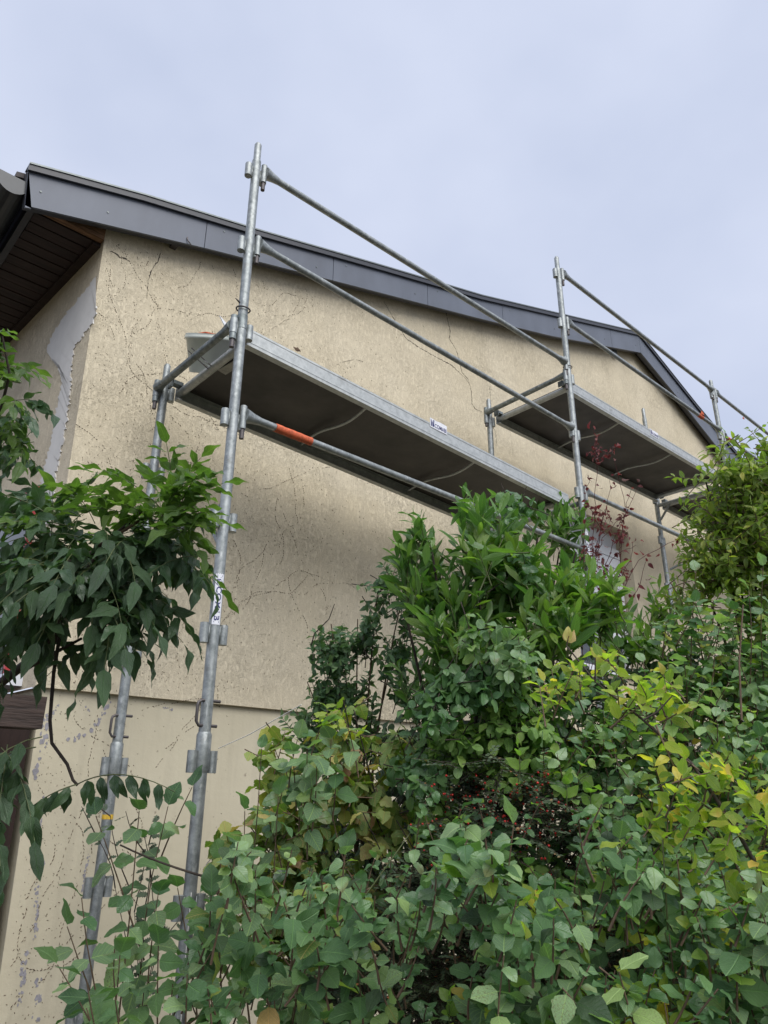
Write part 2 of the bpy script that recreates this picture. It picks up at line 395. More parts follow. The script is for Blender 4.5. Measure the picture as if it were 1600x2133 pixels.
# soffit boards, gutter, bare rafter end
ZS = 3.15+E_
for i in range(38):
    y0 = 3.80+i*.094
    xr = sx(y0, 3.15)+.02; xl = .715+random.uniform(-.004, .004)
    bm = BM(); dz = random.uniform(-.002, .002)
    box(bm, xl, xr-.035, y0+.004, y0+.088, ZS+dz, ZS+.014)
    build('soffit_board', bm, M['soffit'], house)
bm = BM(); box(bm, .70, 1.2, 3.79, 7.5, ZS+.0145, ZS+.03); build('soffit_backing', bm, M['trim'], house)
bm = BM()
v_ = [(sx(3.78, 3.15)-.05, 3.80), (sx(3.78, 3.15)+.004, 3.80), (sx(7.5, 3.15)+.004, 7.5), (sx(7.5, 3.15)-.05, 7.5)]
a = [bm.verts.new((x, y, ZS-.022)) for x, y in v_]; b = [bm.verts.new((x, y, ZS+.014)) for x, y in v_]
bm.faces.new(a[::-1]); bm.faces.new(b)
for i in range(4): bm.faces.new((a[i], a[(i+1) % 4], b[(i+1) % 4], b[i]))
build('soffit_batten', bm, M['soffit'], house)
bm = BM(); prismY(bm, [(.72, ZS-.002), (1.100, ZS-.002), (1.102, 3.25+E_), (.72, 3.165+E_)], 3.745, 3.79); build('rafter_end', bm, M['oak'], house)
bm = BM(); box(bm, .665, .70, 3.66, 8.5, 3.10+E_, 3.26+E_); build('eaves_board', bm, M['trim'], house)
bm = BM()
seg = 14; prof = [(.55+.095*math.cos(math.pi+math.pi*k/seg), 3.20+E_+.115*math.sin(math.pi+math.pi*k/seg)) for k in range(seg+1)]
prof2 = [(.55+.088*math.cos(math.pi+math.pi*k/seg), 3.20+E_+.107*math.sin(math.pi+math.pi*k/seg)) for k in range(seg+1)]
prismY(bm, prof+prof2[::-1], 3.70, 8.5); prismY(bm, prof, 3.66, 3.70)
tube(bm, [(.455, 3.66, 3.205+E_), (.455, 8.5, 3.205+E_)], .011, 8)
gu = build('gutter', bm, M['gutter'], house)
for yy in (4.1, 4.75, 5.4):
    bm = BM(); pr = [(.55+.101*math.cos(math.pi+math.pi*k/seg), 3.20+E_+.121*math.sin(math.pi+math.pi*k/seg)) for k in range(seg+1)]
    pr2 = [(.55+.096*math.cos(math.pi+math.pi*k/seg), 3.20+E_+.116*math.sin(math.pi+math.pi*k/seg)) for k in range(seg+1)]
    prismY(bm, pr+pr2[::-1], yy, yy+.03); build('gutter_bracket', bm, M['gutter'], gu)
# hooks under the fascia
bm = BM(); P = atY(390, 497, 3.635); tube(bm, [P+Vector((0, 0, .012)), P, P+Vector((.008, -.006, -.02)), P+Vector((.03, -.004, -.035))], .004, 6); build('fascia_hook', bm, M['pin'], house)
bm = BM(); P = atY(368, 505, 3.70); box(bm, P.x-.02, P.x+.02, 3.70, 3.76, P.z-.015, P.z+.02); build('cable_stub', bm, M['pin'], house)
# loose hanging strip of plastic below the verge
bm = BM(); P = atY(1280, 728, 3.73); box(bm, P.x-.05, P.x+.04, 3.72, 3.735, P.z-.11, P.z+.02); build('hanging_strip', bm, M['flash'], house)

# window in the gable wall
win = empty('window', (6.54, YW+.18, WZ0+E_), parent=house)
yb = YW+.17
bm = BM()
for a in ((WX0, WX0+.07, WZ0, WZ1), (WX1-.07, WX1, WZ0, WZ1), (WX0+.07, WX1-.07, WZ0, WZ0+.07), (WX0+.07, WX1-.07, WZ1-.2, WZ1), ((WX0+WX1)/2-.05, (WX0+WX1)/2+.05, WZ0+.07, WZ1-.2)):
    box(bm, a[0], a[1], yb, yb+.06, a[2]+E_, a[3]+E_)
build('frame', bm, M['white'], win)
for a, b in ((WX0+.07, (WX0+WX1)/2-.05), ((WX0+WX1)/2+.05, WX1-.07)):
    bm = BM(); box(bm, a+.002, b-.002, yb+.03, yb+.038, WZ0+E_+.07, WZ1+E_-.2); build('pane', bm, M['glass'], win)
bm = BM(); box(bm, WX0-.05, WX1+.05, YW-.04, yb-.001, WZ0-.045+E_, WZ0-.002+E_); build('sill', bm, M['white'], win)
for k in range(9):
    bm = BM(); z = WZ0+.35+E_+k*.118; box(bm, WX0+.03, WX1-.03, yb-.045, yb-.02, z, z+.108); build('shutter_slat', bm, M['white'], win)
# red framed opening and dark door on the side wall
rw = empty('side_window', onS(50, 1400), parent=house)
bm = BM()
def onSq(y, z, off): return Vector((sx(y, z)-off, y, z+E_))
def sbox(bm, y0, y1, z0, z1, o0, o1):
    v = [bm.verts.new(onSq(y, z, o)) for o in (o0, o1) for y, z in ((y0, z0), (y1, z0), (y1, z1), (y0, z1))]
    for f in ((0, 1, 2, 3), (7, 6, 5, 4), (0, 4, 5, 1), (1, 5, 6, 2), (2, 6, 7, 3), (3, 7, 4, 0)): bm.faces.new([v[i] for i in f])
sbox(bm, 4.12, 4.15, .56, 1.60, .001, .03); sbox(bm, 4.12, 5.3, 1.60, 1.635, .001, .03); sbox(bm, 5.25, 5.3, .56, 1.6, .001, .05)
build('red_frame', bm, M['red'], rw)
bm = BM(); sbox(bm, 4.15, 5.25, .56, 1.60, .004, .012); build('pane', bm, M['glass'], rw)
bm = BM(); sbox(bm, 3.93, 5.35, .50, .555, .001, .09); build('sill', bm, M['white'], rw)
bm = BM(); box(bm, -.35, 1.19, 3.80, 8.9, 0, .42+E_)
dr = build('dark_door', bm, M['doorwood'], house)
# timber beam at the left edge
bm = BM(); box(bm, -.6, 1.105, 3.38, 3.50, .262+E_, .395+E_)
tag(build('timber_beam', bm, M['beam']), 'dark brown weathered timber beam at the corner below the wisteria', 'beam')
bm = BM(); tube(bm, [(-.35, 3.44, 0), (-.35, 3.44, .26+E_)], .06, 4); o = build('beam_post', bm, M['beam']); tag(o, 'square dark post holding up the timber beam', 'post')

# cracks in the stucco
def onW(u, v): return atY(u, v, YW)
cracks = [([(928, 640), (932, 665), (938, 690), (936, 705), (950, 728), (958, 752), (962, 775), (975, 790), (982, 815), (983, 840), (990, 852), (1004, 858)], .0045),
          ([(800, 628), (818, 660), (846, 705), (870, 722), (905, 742), (940, 760), (970, 788), (978, 800)], .0045),
          ([(228, 523), (240, 527), (250, 536), (262, 539), (270, 546)], .008),
          ([(337, 520), (328, 545), (316, 562), (308, 590), (306, 622)], .003),
          ([(1020, 805), (1022, 830)], .003), ([(1020, 880), (1033, 900), (1034, 930)], .003)]
for i, (pp, wd) in enumerate(cracks):
    bm = BM(); ribbon(bm, [onW(*p) for p in pp], (lambda f, wd=wd, i=i: wd*(.45+.9*abs(math.sin(f*9+i)))), .006, (0, -1, 0), 0, .0012, i); build('crack', bm, M['crack'], house)
# traces of a removed creeper
rnd = random.Random(5)
bm = BM()
def speck(p, ang, ln, wd):
    d = Vector((math.cos(ang), 0, math.sin(ang)))*ln*.5; s_ = Vector((-d.z, 0, d.x)).normalized()*wd*.5
    t_ = [bm.verts.new(p-d), bm.verts.new(p+s_), bm.verts.new(p+d), bm.verts.new(p-s_)]
    c = bm.verts.new(p+Vector((0, -.0035, 0)))
    for k in range(4): bm.faces.new((t_[k], t_[(k+1) % 4], c))
def runner(u0, v0, ang, length, step=.016, gap=.3, wd=.0035, curl=.28):
    p = onW(u0, v0); n = int(length/step)
    for i in range(n):
        ang += rnd.uniform(-curl, curl); p2 = p+Vector((math.cos(ang), 0, math.sin(ang)))*step
        yy = YW if p2.z > ZB+E_ else YL
        xr = 1.12 if p2.z > ZB+E_ else 1.27
        if rnd.random() > gap and p2.x > xr and p2.z < tz(max(p2.x, 1.1))+E_-.12:
            m_ = (p+p2)/2; m_.y = yy-.0005; speck(m_, ang+rnd.uniform(-.5, .5), step*rnd.uniform(.7, 1.25), wd*rnd.uniform(.6, 1.6))
        p = p2
for u, v, a, l in ((255, 1040, 1.6, 1.5), (248, 820, 1.2, .9), (300, 1330, 1.5, 1.6), (330, 640, 2.2, .6), (370, 600, .9, .6), (330, 900, 2.1, .9), (270, 700, .9, 1.1), (540, 640, 1.0, .5), (560, 690, .6, .5), (600, 660, .8, .5),
                   (430, 1310, .95, .9), (480, 1240, 1., .5), (505, 1270, 1.2, .45), (580, 1180, .95, .5), (460, 1300, .8, .6), (540, 1020, .9, .7), (620, 1090, 1.3, .4), (385, 1130, 1.3, .8), (430, 880, .7, .6), (640, 860, .5, .4),
                   (300, 560, 1.2, .5), (450, 570, 2.4, .5), (230, 560, -1.4, 1.4), (345, 800, 1.9, .6), (640, 1320, 1.4, .4), (700, 760, .7, .35),
                   (210, 1480, -1.5, 1.2), (160, 1480, -1.45, 1.9), (330, 1600, 1.15, .5), (300, 1480, .5, .5), (160, 1700, -1.2, .8), (350, 1560, .9, .5), (220, 1560, -1.1, .7), (120, 1750, -1.5, .9), (200, 1750, -1.6, .9)):
    runner(u, v, a, l)
for _ in range(26):
    runner(rnd.uniform(210, 760), rnd.uniform(600, 1400), rnd.uniform(.7, 2.4), rnd.uniform(.25, .8), gap=.5, wd=.0022)
for _ in range(3600):
    u = rnd.uniform(150, 900); v = rnd.uniform(500, 1440)
    if rnd.random() < (u-150)/900: continue
    p = onW(u, v); p.y = YW-.0003
    if p.x < 1.15+.06*(3.25+E_-p.z)/2.8 or p.z > tz(max(p.x, 1.1))+E_-.13: continue
    speck(p, rnd.choice((.8, 2.3, 1.6))+rnd.uniform(-.5, .5), rnd.uniform(.005, .018), rnd.uniform(.0014, .0035))
for _ in range(420):
    z = rnd.uniform(-1.2, .45); x = 1.25+abs(rnd.gauss(.12, .12)); 
    if rnd.random() < .25: x = rnd.uniform(1.3, 2.3)
    speck(Vector((x-.03*z, YL-.0003, z+E_)), rnd.uniform(0, 3.14), rnd.uniform(.004, .012), rnd.uniform(.0015, .004))
build('creeper_traces', bm, M['scar'], house, kind='stuff')
# flaked paint on the plinth showing a lilac undercoat
def onLw(u, v): return atY(u, v, YL)
for i, (pp, wd) in enumerate([([(228, 1462), (215, 1485), (200, 1505), (185, 1525), (165, 1535), (140, 1545)], .022), ([(95, 1480), (92, 1520), (90, 1560), (84, 1590), (76, 1620)], .03),
                              ([(92, 1660), (84, 1700), (78, 1740), (74, 1780), (72, 1820)], .018), ([(70, 1798), (98, 1796)], .014), ([(78, 1840), (74, 1880), (78, 1910), (72, 1960)], .016),
                              ([(52, 1990), (48, 2040), (40, 2100)], .02), ([(82, 2040), (76, 2090), (72, 2133)], .026), ([(186, 1780), (176, 1820), (170, 1870)], .012), ([(340, 1474), (358, 1478)], .012), ([(180, 1470), (186, 1485)], .012), ([(120, 1470), (100, 1500)], .016)]):
    bm = BM(); rq = random.Random(i); q_ = [onLw(*p) for p in pp]; k_ = 0
    for p0, p1 in zip(q_, q_[1:]):
        m_ = max(1, int((p1-p0).length/(wd*.45)))
        for j in range(m_):
            if rq.random() < .16: continue
            c = p0.lerp(p1, j/m_)+Vector((rq.uniform(-1, 1), 0, rq.uniform(-1, 1)))*wd*.5; k_ += 1; r_ = wd*rq.uniform(.2, .62); off = .0008+k_*.00006; sq = rq.uniform(.5, 1)
            ring = [bm.verts.new((c.x+math.cos(t_*.698)*r_*sq*rq.uniform(.55, 1.2), YL-off, c.z+math.sin(t_*.698)*r_*rq.uniform(.55, 1.2))) for t_ in range(9)]
            bk_ = [bm.verts.new((v.co.x, YL+.001, v.co.z)) for v in ring]
            bm.faces.new(ring)
            for t_ in range(9): bm.faces.new((ring[t_], bk_[t_], bk_[(t_+1) % 9], ring[(t_+1) % 9]))
    build('paint_flake', bm, M['flake'], house, kind='stuff')

# ------------------------------------------------------------ scaffold
YO, YI = 2.67, 3.482
X1, X2, X3, X4 = 1.489, 4.418, 7.318, 10.25
scaf = empty('scaffold', (X1, YO, 0), 'galvanised steel tube scaffold with two stepped decks along the gable wall', 'scaffold')
def sock(bm, x, y, z, dirs=(-1, 1), h=.082):
    for s_ in dirs:
        tube(bm, [(x+s_*.044, y, z-h/2), (x+s_*.044, y, z+h/2)], .0195, 10)
        box(bm, min(x+s_*.02, x+s_*.03), max(x+s_*.02, x+s_*.03), y-.008, y+.008, z-h/2+.006, z+h/2-.006)
def post(x, y, z0, ztop, socks, joints, foot=True, rings=()):
    bm = BM(); r = .0242
    tube(bm, [(x, y, z0+E_), (x, y, ztop-.13+E_)], r, 16)
    tube(bm, [(x, y, ztop-.131+E_), (x, y, ztop-.012+E_), (x, y, ztop+E_)], [.0195, .0195, .013], 14)
    for j in joints:
        tube(bm, [(x, y, j-.05+E_), (x, y, j-.035+E_), (x, y, j+.09+E_), (x, y, j+.1+E_)], [r+.0006, r+.0055, r+.0055, r+.0006], 16)
    p = build('post', bm, M['galv'], scaf, smooth=True)
    for z in socks:
        for d_ in (-1, 1):
            bm = BM(); sock(bm, x, y, z+E_, (d_,)); build('socket', bm, M['galv'], p, smooth=True)
    for z in rings:     # locking ring with a pin
        bm = BM(); n = 18
        pts = [(x+.034*math.cos(2*math.pi*k/n), y+.034*math.sin(2*math.pi*k/n), z+E_+.006*math.sin(2*math.pi*k/n)) for k in range(n+1)]
        tube(bm, pts, .004, 6); tube(bm, [(x-.05, y-.004, z+.04+E_), (x-.015, y, z+.028+E_)], [.002, .007], 6); build('locking_ring', bm, M['pin'], p, smooth=True)
    return p
def clip(p, x, y, z):
    bm = BM()
    tube(bm, [(x+.052, y-.01, z+.05+E_), (x-.03, y-.01, z+.05+E_), (x-.044, y-.01, z+.042+E_), (x-.047, y-.01, z+.03+E_), (x-.047, y-.01, z-.03+E_), (x-.036, y-.01, z-.046+E_), (x+.045, y-.01, z-.046+E_)], .0065, 8)
    build('wire_clip', bm, M['pin'], p, smooth=True)
p1 = post(X1, YO, -1.50, 3.341, [3.12, 2.62, 2.12, 1.62, 1.12, .62, .12, -.38, -.88], [.13], rings=[2.24]); clip(p1, X1, YO, .30)
bm = BM(); tube(bm, [(X1, YO, 2.12+E_), (X1, YO, 2.20+E_)], .0262, 16); build('spigot_collar', bm, M['galv_dark'], p1, smooth=True)
p1i = post(X1, YI, -1.50, 2.306, [2.12, 1.62, 1.12, .62, .12, -.38, -.88], [.13]); clip(p1i, X1, YI, .30)
p2 = post(X2, YO, -1.50, 4.284, [4.09, 3.59, 3.09, 2.59, 2.09, 1.59, 1.09, .59], [], rings=[3.19])
p2i = post(X2, YI, -1.50, 3.242, [3.03, 2.53, 2.03, 1.53, 1.03], [])
p3 = post(X3, YO, -1.50, 4.291, [4.09, 3.59, 3.09, 2.59, 2.09, 1.59], [])
p3i = post(X3, YI, -1.50, 4.273, [3.09, 2.62, 2.09, 1.59, 1.09], [1.75])
p4 = post(X4, YO, -1.50, 4.29, [4.09, 3.59, 3.09, 2.09], []); p4i = post(X4, YI, -1.50, 3.3, [3.09, 2.09], [])
bm = BM(); tube(bm, [(X3, YI, 1.66+E_), (X3, YI, 1.86+E_)], .0249, 16); build('paint_band', bm, M['bluepaint'], p3i, smooth=True)
bm = BM(); tube(bm, [(X1, YI, -.105+E_), (X1, YI, -.085+E_)], .0249, 16); build('paint_band', bm, M['yellow'], p1i, smooth=True)
for (pp, x, y) in ((p1, X1, YO), (p1i, X1, YI), (p2, X2, YO), (p2i, X2, YI), (p3, X3, YO), (p3i, X3, YI), (p4, X4, YO), (p4i, X4, YI)):
    bm = BM(); box(bm, x-.075, x+.075, y-.075, y+.075, .0, .008); tube(bm, [(x, y, .008), (x, y, .1)], .016, 8); build('base_plate', bm, M['galv_dark'], pp)
# cross tubes from outer to inner post
def transom(x, z, gus=True, zi=None, dk='galv_dark', off=-.044):
    zi = z if zi is None else zi
    bm = BM(); a = Vector((x+off, YO+.0, z+E_)); b = Vector((x+off, YI, zi+E_))
    tube(bm, [a+Vector((0, .03, 0)), b-Vector((0, .03, 0))], .0205, 12)
    for p, s_ in ((a, 1), (b, -1)):
        tube(bm, [p+Vector((0, 0, -.085)), p+Vector((0, 0, .05))], .0175, 10)
        tube(bm, [p+Vector((0, s_*.012, -.0)), p+Vector((0, s_*.09, 0))], [.03, .0205], 10)
    o = build('transom', bm, M[dk], scaf, smooth=True)
    for p in (a, b):
        bm = BM(); tube(bm, [p+Vector((0, 0, -.13)), p+Vector((0, 0, -.0855))], .012, 8); build('pin', bm, M['pin'], o, smooth=True)
    return o
transom(X1, 2.13); transom(X2, 3.10, zi=3.09); 
def frame_head(x, z, both=True):
    bm = BM(); tube(bm, [(x, YO+.024, z+E_), (x, YI-.024, z+E_)], .021, 12)
    for y, s_ in ((YO, 1), (YI, -1)): tube(bm, [(x, y+s_*.022, z-.17+E_), (x, y+s_*.15, z-.018+E_)], .013, 8)
    build('transom', bm, M['galv'], scaf, smooth=True)
frame_head(X3, 3.03); frame_head(X1, 1.19); frame_head(X2, 2.02)
bm = BM(); tube(bm, [(X3+.03, YI-.03, 2.29+E_), (X3+.07, YI-.1, 2.33+E_), (X3+.10, YI-.17, 2.335+E_)], .012, 8); build('brace', bm, M['galv_dark'], scaf, smooth=True)
# guard rails
def rail(xa, xb, za, zb, y=YO, mat='galv', drop=.0, gap=.044, dark=True, r=.0185):
    bm = BM(); a = Vector((xa+gap, y-.012, za+E_)); b = Vector((xb-gap, y-.012, zb+E_))
    d = (b-a).normalized()
    tube(bm, [a+d*.01, a+d*.055, a+d*.10, b-d*.10, b-d*.055, b-d*.01], [.036, .025, r, r, .025, .036], 12)
    for p, k in ((a, 0), (b, 1)): tube(bm, [p+Vector((0, 0, -.075)), p+Vector((0, 0, .045))], .0165, 10)
    o = build('guard_rail', bm, M[mat], scaf, smooth=True)
    for p in (a, b):
        bm = BM(); tube(bm, [p+Vector((0, 0, -.125)), p+Vector((0, 0, -.0755))], .0115, 8); build('pin', bm, M['pin'], o, smooth=True)
    return o
rail(X1, X2, 3.155, 3.215); rail(X1, X2, 2.665, 2.628); r3 = rail(X1, X2, 1.66, 1.645)
rail(X2, X3, 4.13, 4.15); r5 = rail(X2, X3, 3.635, 3.66); rail(X2, X3, 2.12, 2.14)
r6 = rail(X3, X4, 4.15, 4.15); r7 = rail(X3, X4, 3.62, 3.62)
def wrap(par, x0, x1, z0, z1, r=.0205, y=YO-.012):
    bm = BM(); rr = random.Random(int(x0*100)); n = 12
    tube(bm, [(x0+(x1-x0)*i/n, y, z0+(z1-z0)*i/n+E_) for i in range(n+1)], [r+rr.uniform(-.0006, .0012) for _ in range(n+1)], 12)
    return build('orange_tape', bm, M['orange'], par, smooth=True)
def zr(x, xa, xb, za, zb): return za+(zb-za)*(x-xa)/(xb-xa)
xa_, xb_ = atY(570, 0, YO).x, 0
def xrail(u, z):            # x on a rail at height z seen at image column u
    lo, hi = X1-1, X4+3
    for _ in range(40):
        m_ = (lo+hi)/2
        if toPx((m_, YO, z+E_))[0] < u: lo = m_
        else: hi = m_
    return lo
a = xrail(570, 1.66); b = xrail(645, 1.66); wrap(r3, a, b, zr(a, X1, X2, 1.66, 1.645), zr(b, X1, X2, 1.66, 1.645))
a = xrail(1452, 3.655); wrap(r5, a, a+.10, 3.655, 3.656)
a = xrail(1512, 3.62); wrap(r7, a, a+.12, 3.62, 3.62)
# ragged end of tape fluttering on the rails
def flap(par, u, v, size):
    bm = BM(); P = atY(u, v, YO-.03); vs_ = [P+Vector((-size, 0, -size*.3)), P+Vector((-size*.6, -.01, size*.7)), P+Vector((size*.5, .01, size*.6)), P+Vector((size, 0, -size*.1)), P+Vector((size*.2, -.012, -size*.5))]
    c = bm.verts.new(P+Vector((0, -.015, 0))); q_ = [bm.verts.new(p) for p in vs_]
    for k in range(5): bm.faces.new((c, q_[k], q_[(k+1) % 5]))
    build('tape_end', bm, M['orange'], par)
flap(r5, 1463, 862, .04); flap(r6, 1548, 872, .025)

def deck(x0, x1, z0, z1, label=None):
    """aluminium framed plywood deck; z = top of frame at both ends"""
    y0, y1 = 2.70, 3.455; h = .098
    dk = empty('deck', (x0, y0, z0+E_), parent=scaf)
    T = lambda x: z0+(z1-z0)*(x-x0)/(x1-x0)+E_
    def beamx(y, s_):
        bm = BM(); t_ = .004
        prof = [(0, 0), (0, -h), (s_*.038, -h), (s_*.038, -h+.008), (s_*.008, -h+.008), (s_*.008, -.03), (s_*.038, -.03), (s_*.038, 0)]
        if s_ < 0: prof = prof[::-1]
        a = [bm.verts.new((x0, y+p, T(x0)+q_)) for p, q_ in prof]; b = [bm.verts.new((x1, y+p, T(x1)+q_)) for p, q_ in prof]
        n = len(prof); bm.faces.new(a[::-1]); bm.faces.new(b)
        for i in range(n): bm.faces.new((a[i], a[(i+1) % n], b[(i+1) % n], b[i]))
        for zz in (-.014, -h+.018):   # rolled ribs
            yy = y-s_*.0018
            v = [bm.verts.new(p) for p in ((x0+.01, yy, T(x0)+zz), (x1-.01, yy, T(x1)+zz), (x1-.01, yy, T(x1)+zz+.006), (x0+.01, yy, T(x0)+zz+.006))]
            v2 = [bm.verts.new((p.co.x, y+s_*.001, p.co.z)) for p in v]
            bm.faces.new(v)
            for i in range(4): bm.faces.new((v[i], v[(i+1) % 4], v2[(i+1) % 4], v2[i]))
        bmesh.ops.recalc_face_normals(bm, faces=bm.faces)
        return build('side_beam', bm, M['alu'], dk)
    sb = beamx(y0, 1); beamx(y1, -1)
    bm = BM()
    v = [bm.verts.new(p) for p in ((x0+.03, y0+.009, T(x0)-.028), (x1-.03, y0+.009, T(x1)-.028), (x1-.03, y1-.009, T(x1)-.028), (x0+.03, y1-.009, T(x0)-.028))]
    v2 = [bm.verts.new((p.co.x, p.co.y, p.co.z+.02)) for p in v]
    bm.faces.new(v[::-1]); bm.faces.new(v2)
    for i in range(4): bm.faces.new((v[i], v[(i+1) % 4], v2[(i+1) % 4], v2[i]))
    build('plywood_panel', bm, M['ply'], dk)
    for x, s_ in ((x0, 1), (x1, -1)):
        bm = BM(); tube(bm, [(x+s_*.02, y0+.012, T(x)-.05), (x+s_*.02, y1-.012, T(x)-.05)], .024, 12); build('end_beam', bm, M['alu'], dk, smooth=True)
        for yy in (y0+.05, y1-.05):
            bm = BM(); box(bm, min(x-s_*.055, x+s_*.01), max(x-s_*.055, x+s_*.01), yy-.022, yy+.022, T(x)-.03, T(x)-.008)
            box(bm, min(x-s_*.06, x-s_*.05), max(x-s_*.06, x-s_*.05), yy-.022, yy+.022, T(x)-.055, T(x)-.008)
            build('hook', bm, M['galv_dark'], dk)
    for f_ in (.31, .655):
        x = x0+(x1-x0)*f_; bm = BM(); n = 14
        tube(bm, [(x+.012*math.sin(6.5*i/n), y0+.03+(y1-y0-.06)*i/n, T(x)-.052-.014*math.sin(math.pi*i/n)+.01*math.cos(9*i/n)) for i in range(n+1)], .0085, 8)
        build('stiffener_rod', bm, M['alu'], dk, smooth=True)
    return dk, sb, T
d1, sb1, T1 = deck(1.545, 4.30, 2.175, 2.062)
d2, sb2, T2 = deck(4.475, 7.25, 3.105, 3.150)
d3, sb3, T3 = deck(7.39, 10.16, 3.10, 3.10)
# maker's plate and wire loop under the first deck, rusty dent on the beam
bm = BM(); zp = T1(1.75)-.0295; PP = [(475, 758), (457, 772), (470, 780), (490, 766)]
def atZ(u, v, z):
    d = ray(u, v); return d*((z-E_)/d.z)+Vector((0, 0, E_))
c_ = [atZ(*p, zp) for p in ((453, 771), (488, 751), (505, 760), (470, 781))]
a = [bm.verts.new(p) for p in c_]; b = [bm.verts.new(p+Vector((0, 0, .003))) for p in c_]
bm.faces.new(a); bm.faces.new(b[::-1])
for i in range(4): bm.faces.new((a[i], a[(i+1) % 4], b[(i+1) % 4], b[i]))
build('maker_plate', bm, M['plate'], d1)
bm = BM(); lp = [atZ(*p, zp-.012) for p in ((424, 757), (436, 765), (439, 762), (434, 757), (426, 752))]; tube(bm, lp, .003, 6); build('wire_loop', bm, M['alu'], d1)
for dx in (0, .022):
    bm = BM(); P = Vector((1.46, 3.05+dx*1.6, T1(1.55)-.02)); tube(bm, [P+Vector((-.04, 0, .02)), P+Vector((0, 0, .0)), P+Vector((.1, 0, -.045))], .003, 6); build('wire_tie', bm, M['pin'], d1)
bm = BM(); P = atY(620, 728, 2.697)
rr = random.Random(3); c = bm.verts.new(P+Vector((0, -.003, 0))); q_ = []
for k in range(12):
    a = 2*math.pi*k/12; q_.append(bm.verts.new(P+Vector((math.cos(a)*.028*rr.uniform(.5, 1.1), 0, math.sin(a)*.013*rr.uniform(.5, 1.2)))))
for k in range(12): bm.faces.new((c, q_[k], q_[(k+1) % 12]))
build('mud_spot', bm, M['scar'], d1)
# stickers with lettering
def emblem(bm, w_, h_, ox, oy, z):
    """small square emblem: white figure cut in a dark block"""
    def poly(pts): bm.faces.new([bm.verts.new((ox+x*w_, oy+y*h_, z)) for x, y in pts])
    poly([(0, 0), (.30, 0), (.30, .62), (.12, 1), (0, 1)]); poly([(.42, 0), (1, 0), (1, .25), (.62, 1), (.42, .55)]); poly([(.72, 1), (1, .45), (1, 1)])
def sticker_flat(par, u0, v0, Y, width, height, T, slope):
    P = atY(u0, v0, Y)
    x = Vector((1, 0, slope)).normalized(); z = Vector((0, 0, 1)); y = Vector((0, -1, 0))
    bm = BM(); pts = [(0, 0), (width*.3, -.001), (width, 0), (width, height*.95), (width*.62, height), (width*.4, height*.93), (0, height)]
    a = [bm.verts.new(P+x*p+z*q_+y*.0015) for p, q_ in pts]; bm.faces.new(a)
    b = [bm.verts.new(P+x*p+z*q_-y*.0005) for p, q_ in pts]
    for i in range(len(pts)): bm.faces.new((a[i], a[(i+1) % len(pts)], b[(i+1) % len(pts)], b[i]))
    st = build('sticker', bm, M['sticker'], par)
    me = textmesh('COMABI', height*.62); xsz = max(v.co.x for v in me.vertices); k = width*.70/xsz
    bm = BM(); bm.from_mesh(me); bpy.data.meshes.remove(me)
    for v in bm.verts: v.co = Vector((v.co.x*k+width*.26, v.co.y+height*.13, 0))
    emblem(bm, width*.2, height*.75, width*.04, height*.12, 0)
    for v in bm.verts: v.co = P+x*v.co.x+z*v.co.y+y*.0022
    build('lettering', bm, M['ink'], st)
sticker_flat(sb1, 896, 888, 2.698, .150, .062, T1, -.04)
sticker_flat(sb2, 1355, 904, 2.698, .150, .06, T2, .015)
def sticker_post(par, x, y, z0, z1, ang, r=.0242):
    ht = z1-z0; half = .75
    def cyl(s_, zz, rr_): a = ang+s_/r; return Vector((x+rr_*math.cos(a), y+rr_*math.sin(a), zz+E_))
    bm = BM(); n = 8; W_ = r*2*half
    prev = None
    for i in range(n+1):
        s_ = -W_/2+W_*i/n; c = (bm.verts.new(cyl(s_, z0, r+.0012)), bm.verts.new(cyl(s_, z1-.004*(i % 2), r+.0012)))
        if prev: bm.faces.new((prev[0], c[0], c[1], prev[1]))
        prev = c
    st = build('sticker', bm, M['sticker'], par, smooth=2)
    me = textmesh('COMABI', W_*.82); xsz = max(v.co.x for v in me.vertices); k = ht*.70/xsz
    bm = BM(); bm.from_mesh(me); bpy.data.meshes.remove(me)
    for v in bm.verts: v.co = Vector((v.co.x*k+ht*.26, v.co.y-W_*.28, 0))
    emblem(bm, ht*.2, W_*.62, ht*.03, -W_*.3, 0)
    for v in bm.verts:
        a_, b_ = v.co.x, v.co.y; v.co = cyl(b_, z1-a_, r+.002)
    build('lettering', bm, M['ink'], st)
sticker_post(p1, X1, YO, .655, .875, math.atan2(-YO, -X1)+.25)
sticker_post(p2, X2, YO, 1.55, 1.79, math.atan2(-YO, -X2)+.35)

# bucket on the first deck
bk = empty('bucket', (1.655, 3.27, T1(1.655)), 'open white plastic bucket with black sheet and orange tool on the nearer deck', 'bucket')
Cb = atY(437, 745, 3.10); ax = Vector((-.25, -.42, .87)).normalized()
Cb = Vector((1.655, 3.26, T1(1.655)+.045))
ax = Vector((-.30, -.42, .86)).normalized()
bm = BM(); hB = .21
tube(bm, [Cb, Cb+ax*.004, Cb+ax*(hB-.03), Cb+ax*(hB-.029), Cb+ax*(hB-.012), Cb+ax*(hB-.0115), Cb+ax*hB], [.118, .122, .142, .150, .150, .146, .147], 28, cap=False)
tube(bm, [Cb+ax*.006, Cb+ax*hB], [.112, .139], 28, cap=False)
bm.verts.ensure_lookup_table()
build('shell', bm, M['bucket'], bk, smooth=True)
bm = BM(); tube(bm, [Cb+ax*.002, Cb+ax*.008], .117, 24); build('bottom', bm, M['bucket'], bk)
bm = BM(); up_ = Cb+ax*hB
c = bm.verts.new(up_-ax*.02+Vector((0, 0, .02))); lo = bm.verts.new(up_-ax*.12); rr = random.Random(2); q_ = []
e1 = ax.cross(Vector((0, 0, 1))).normalized(); e2 = ax.cross(e1)
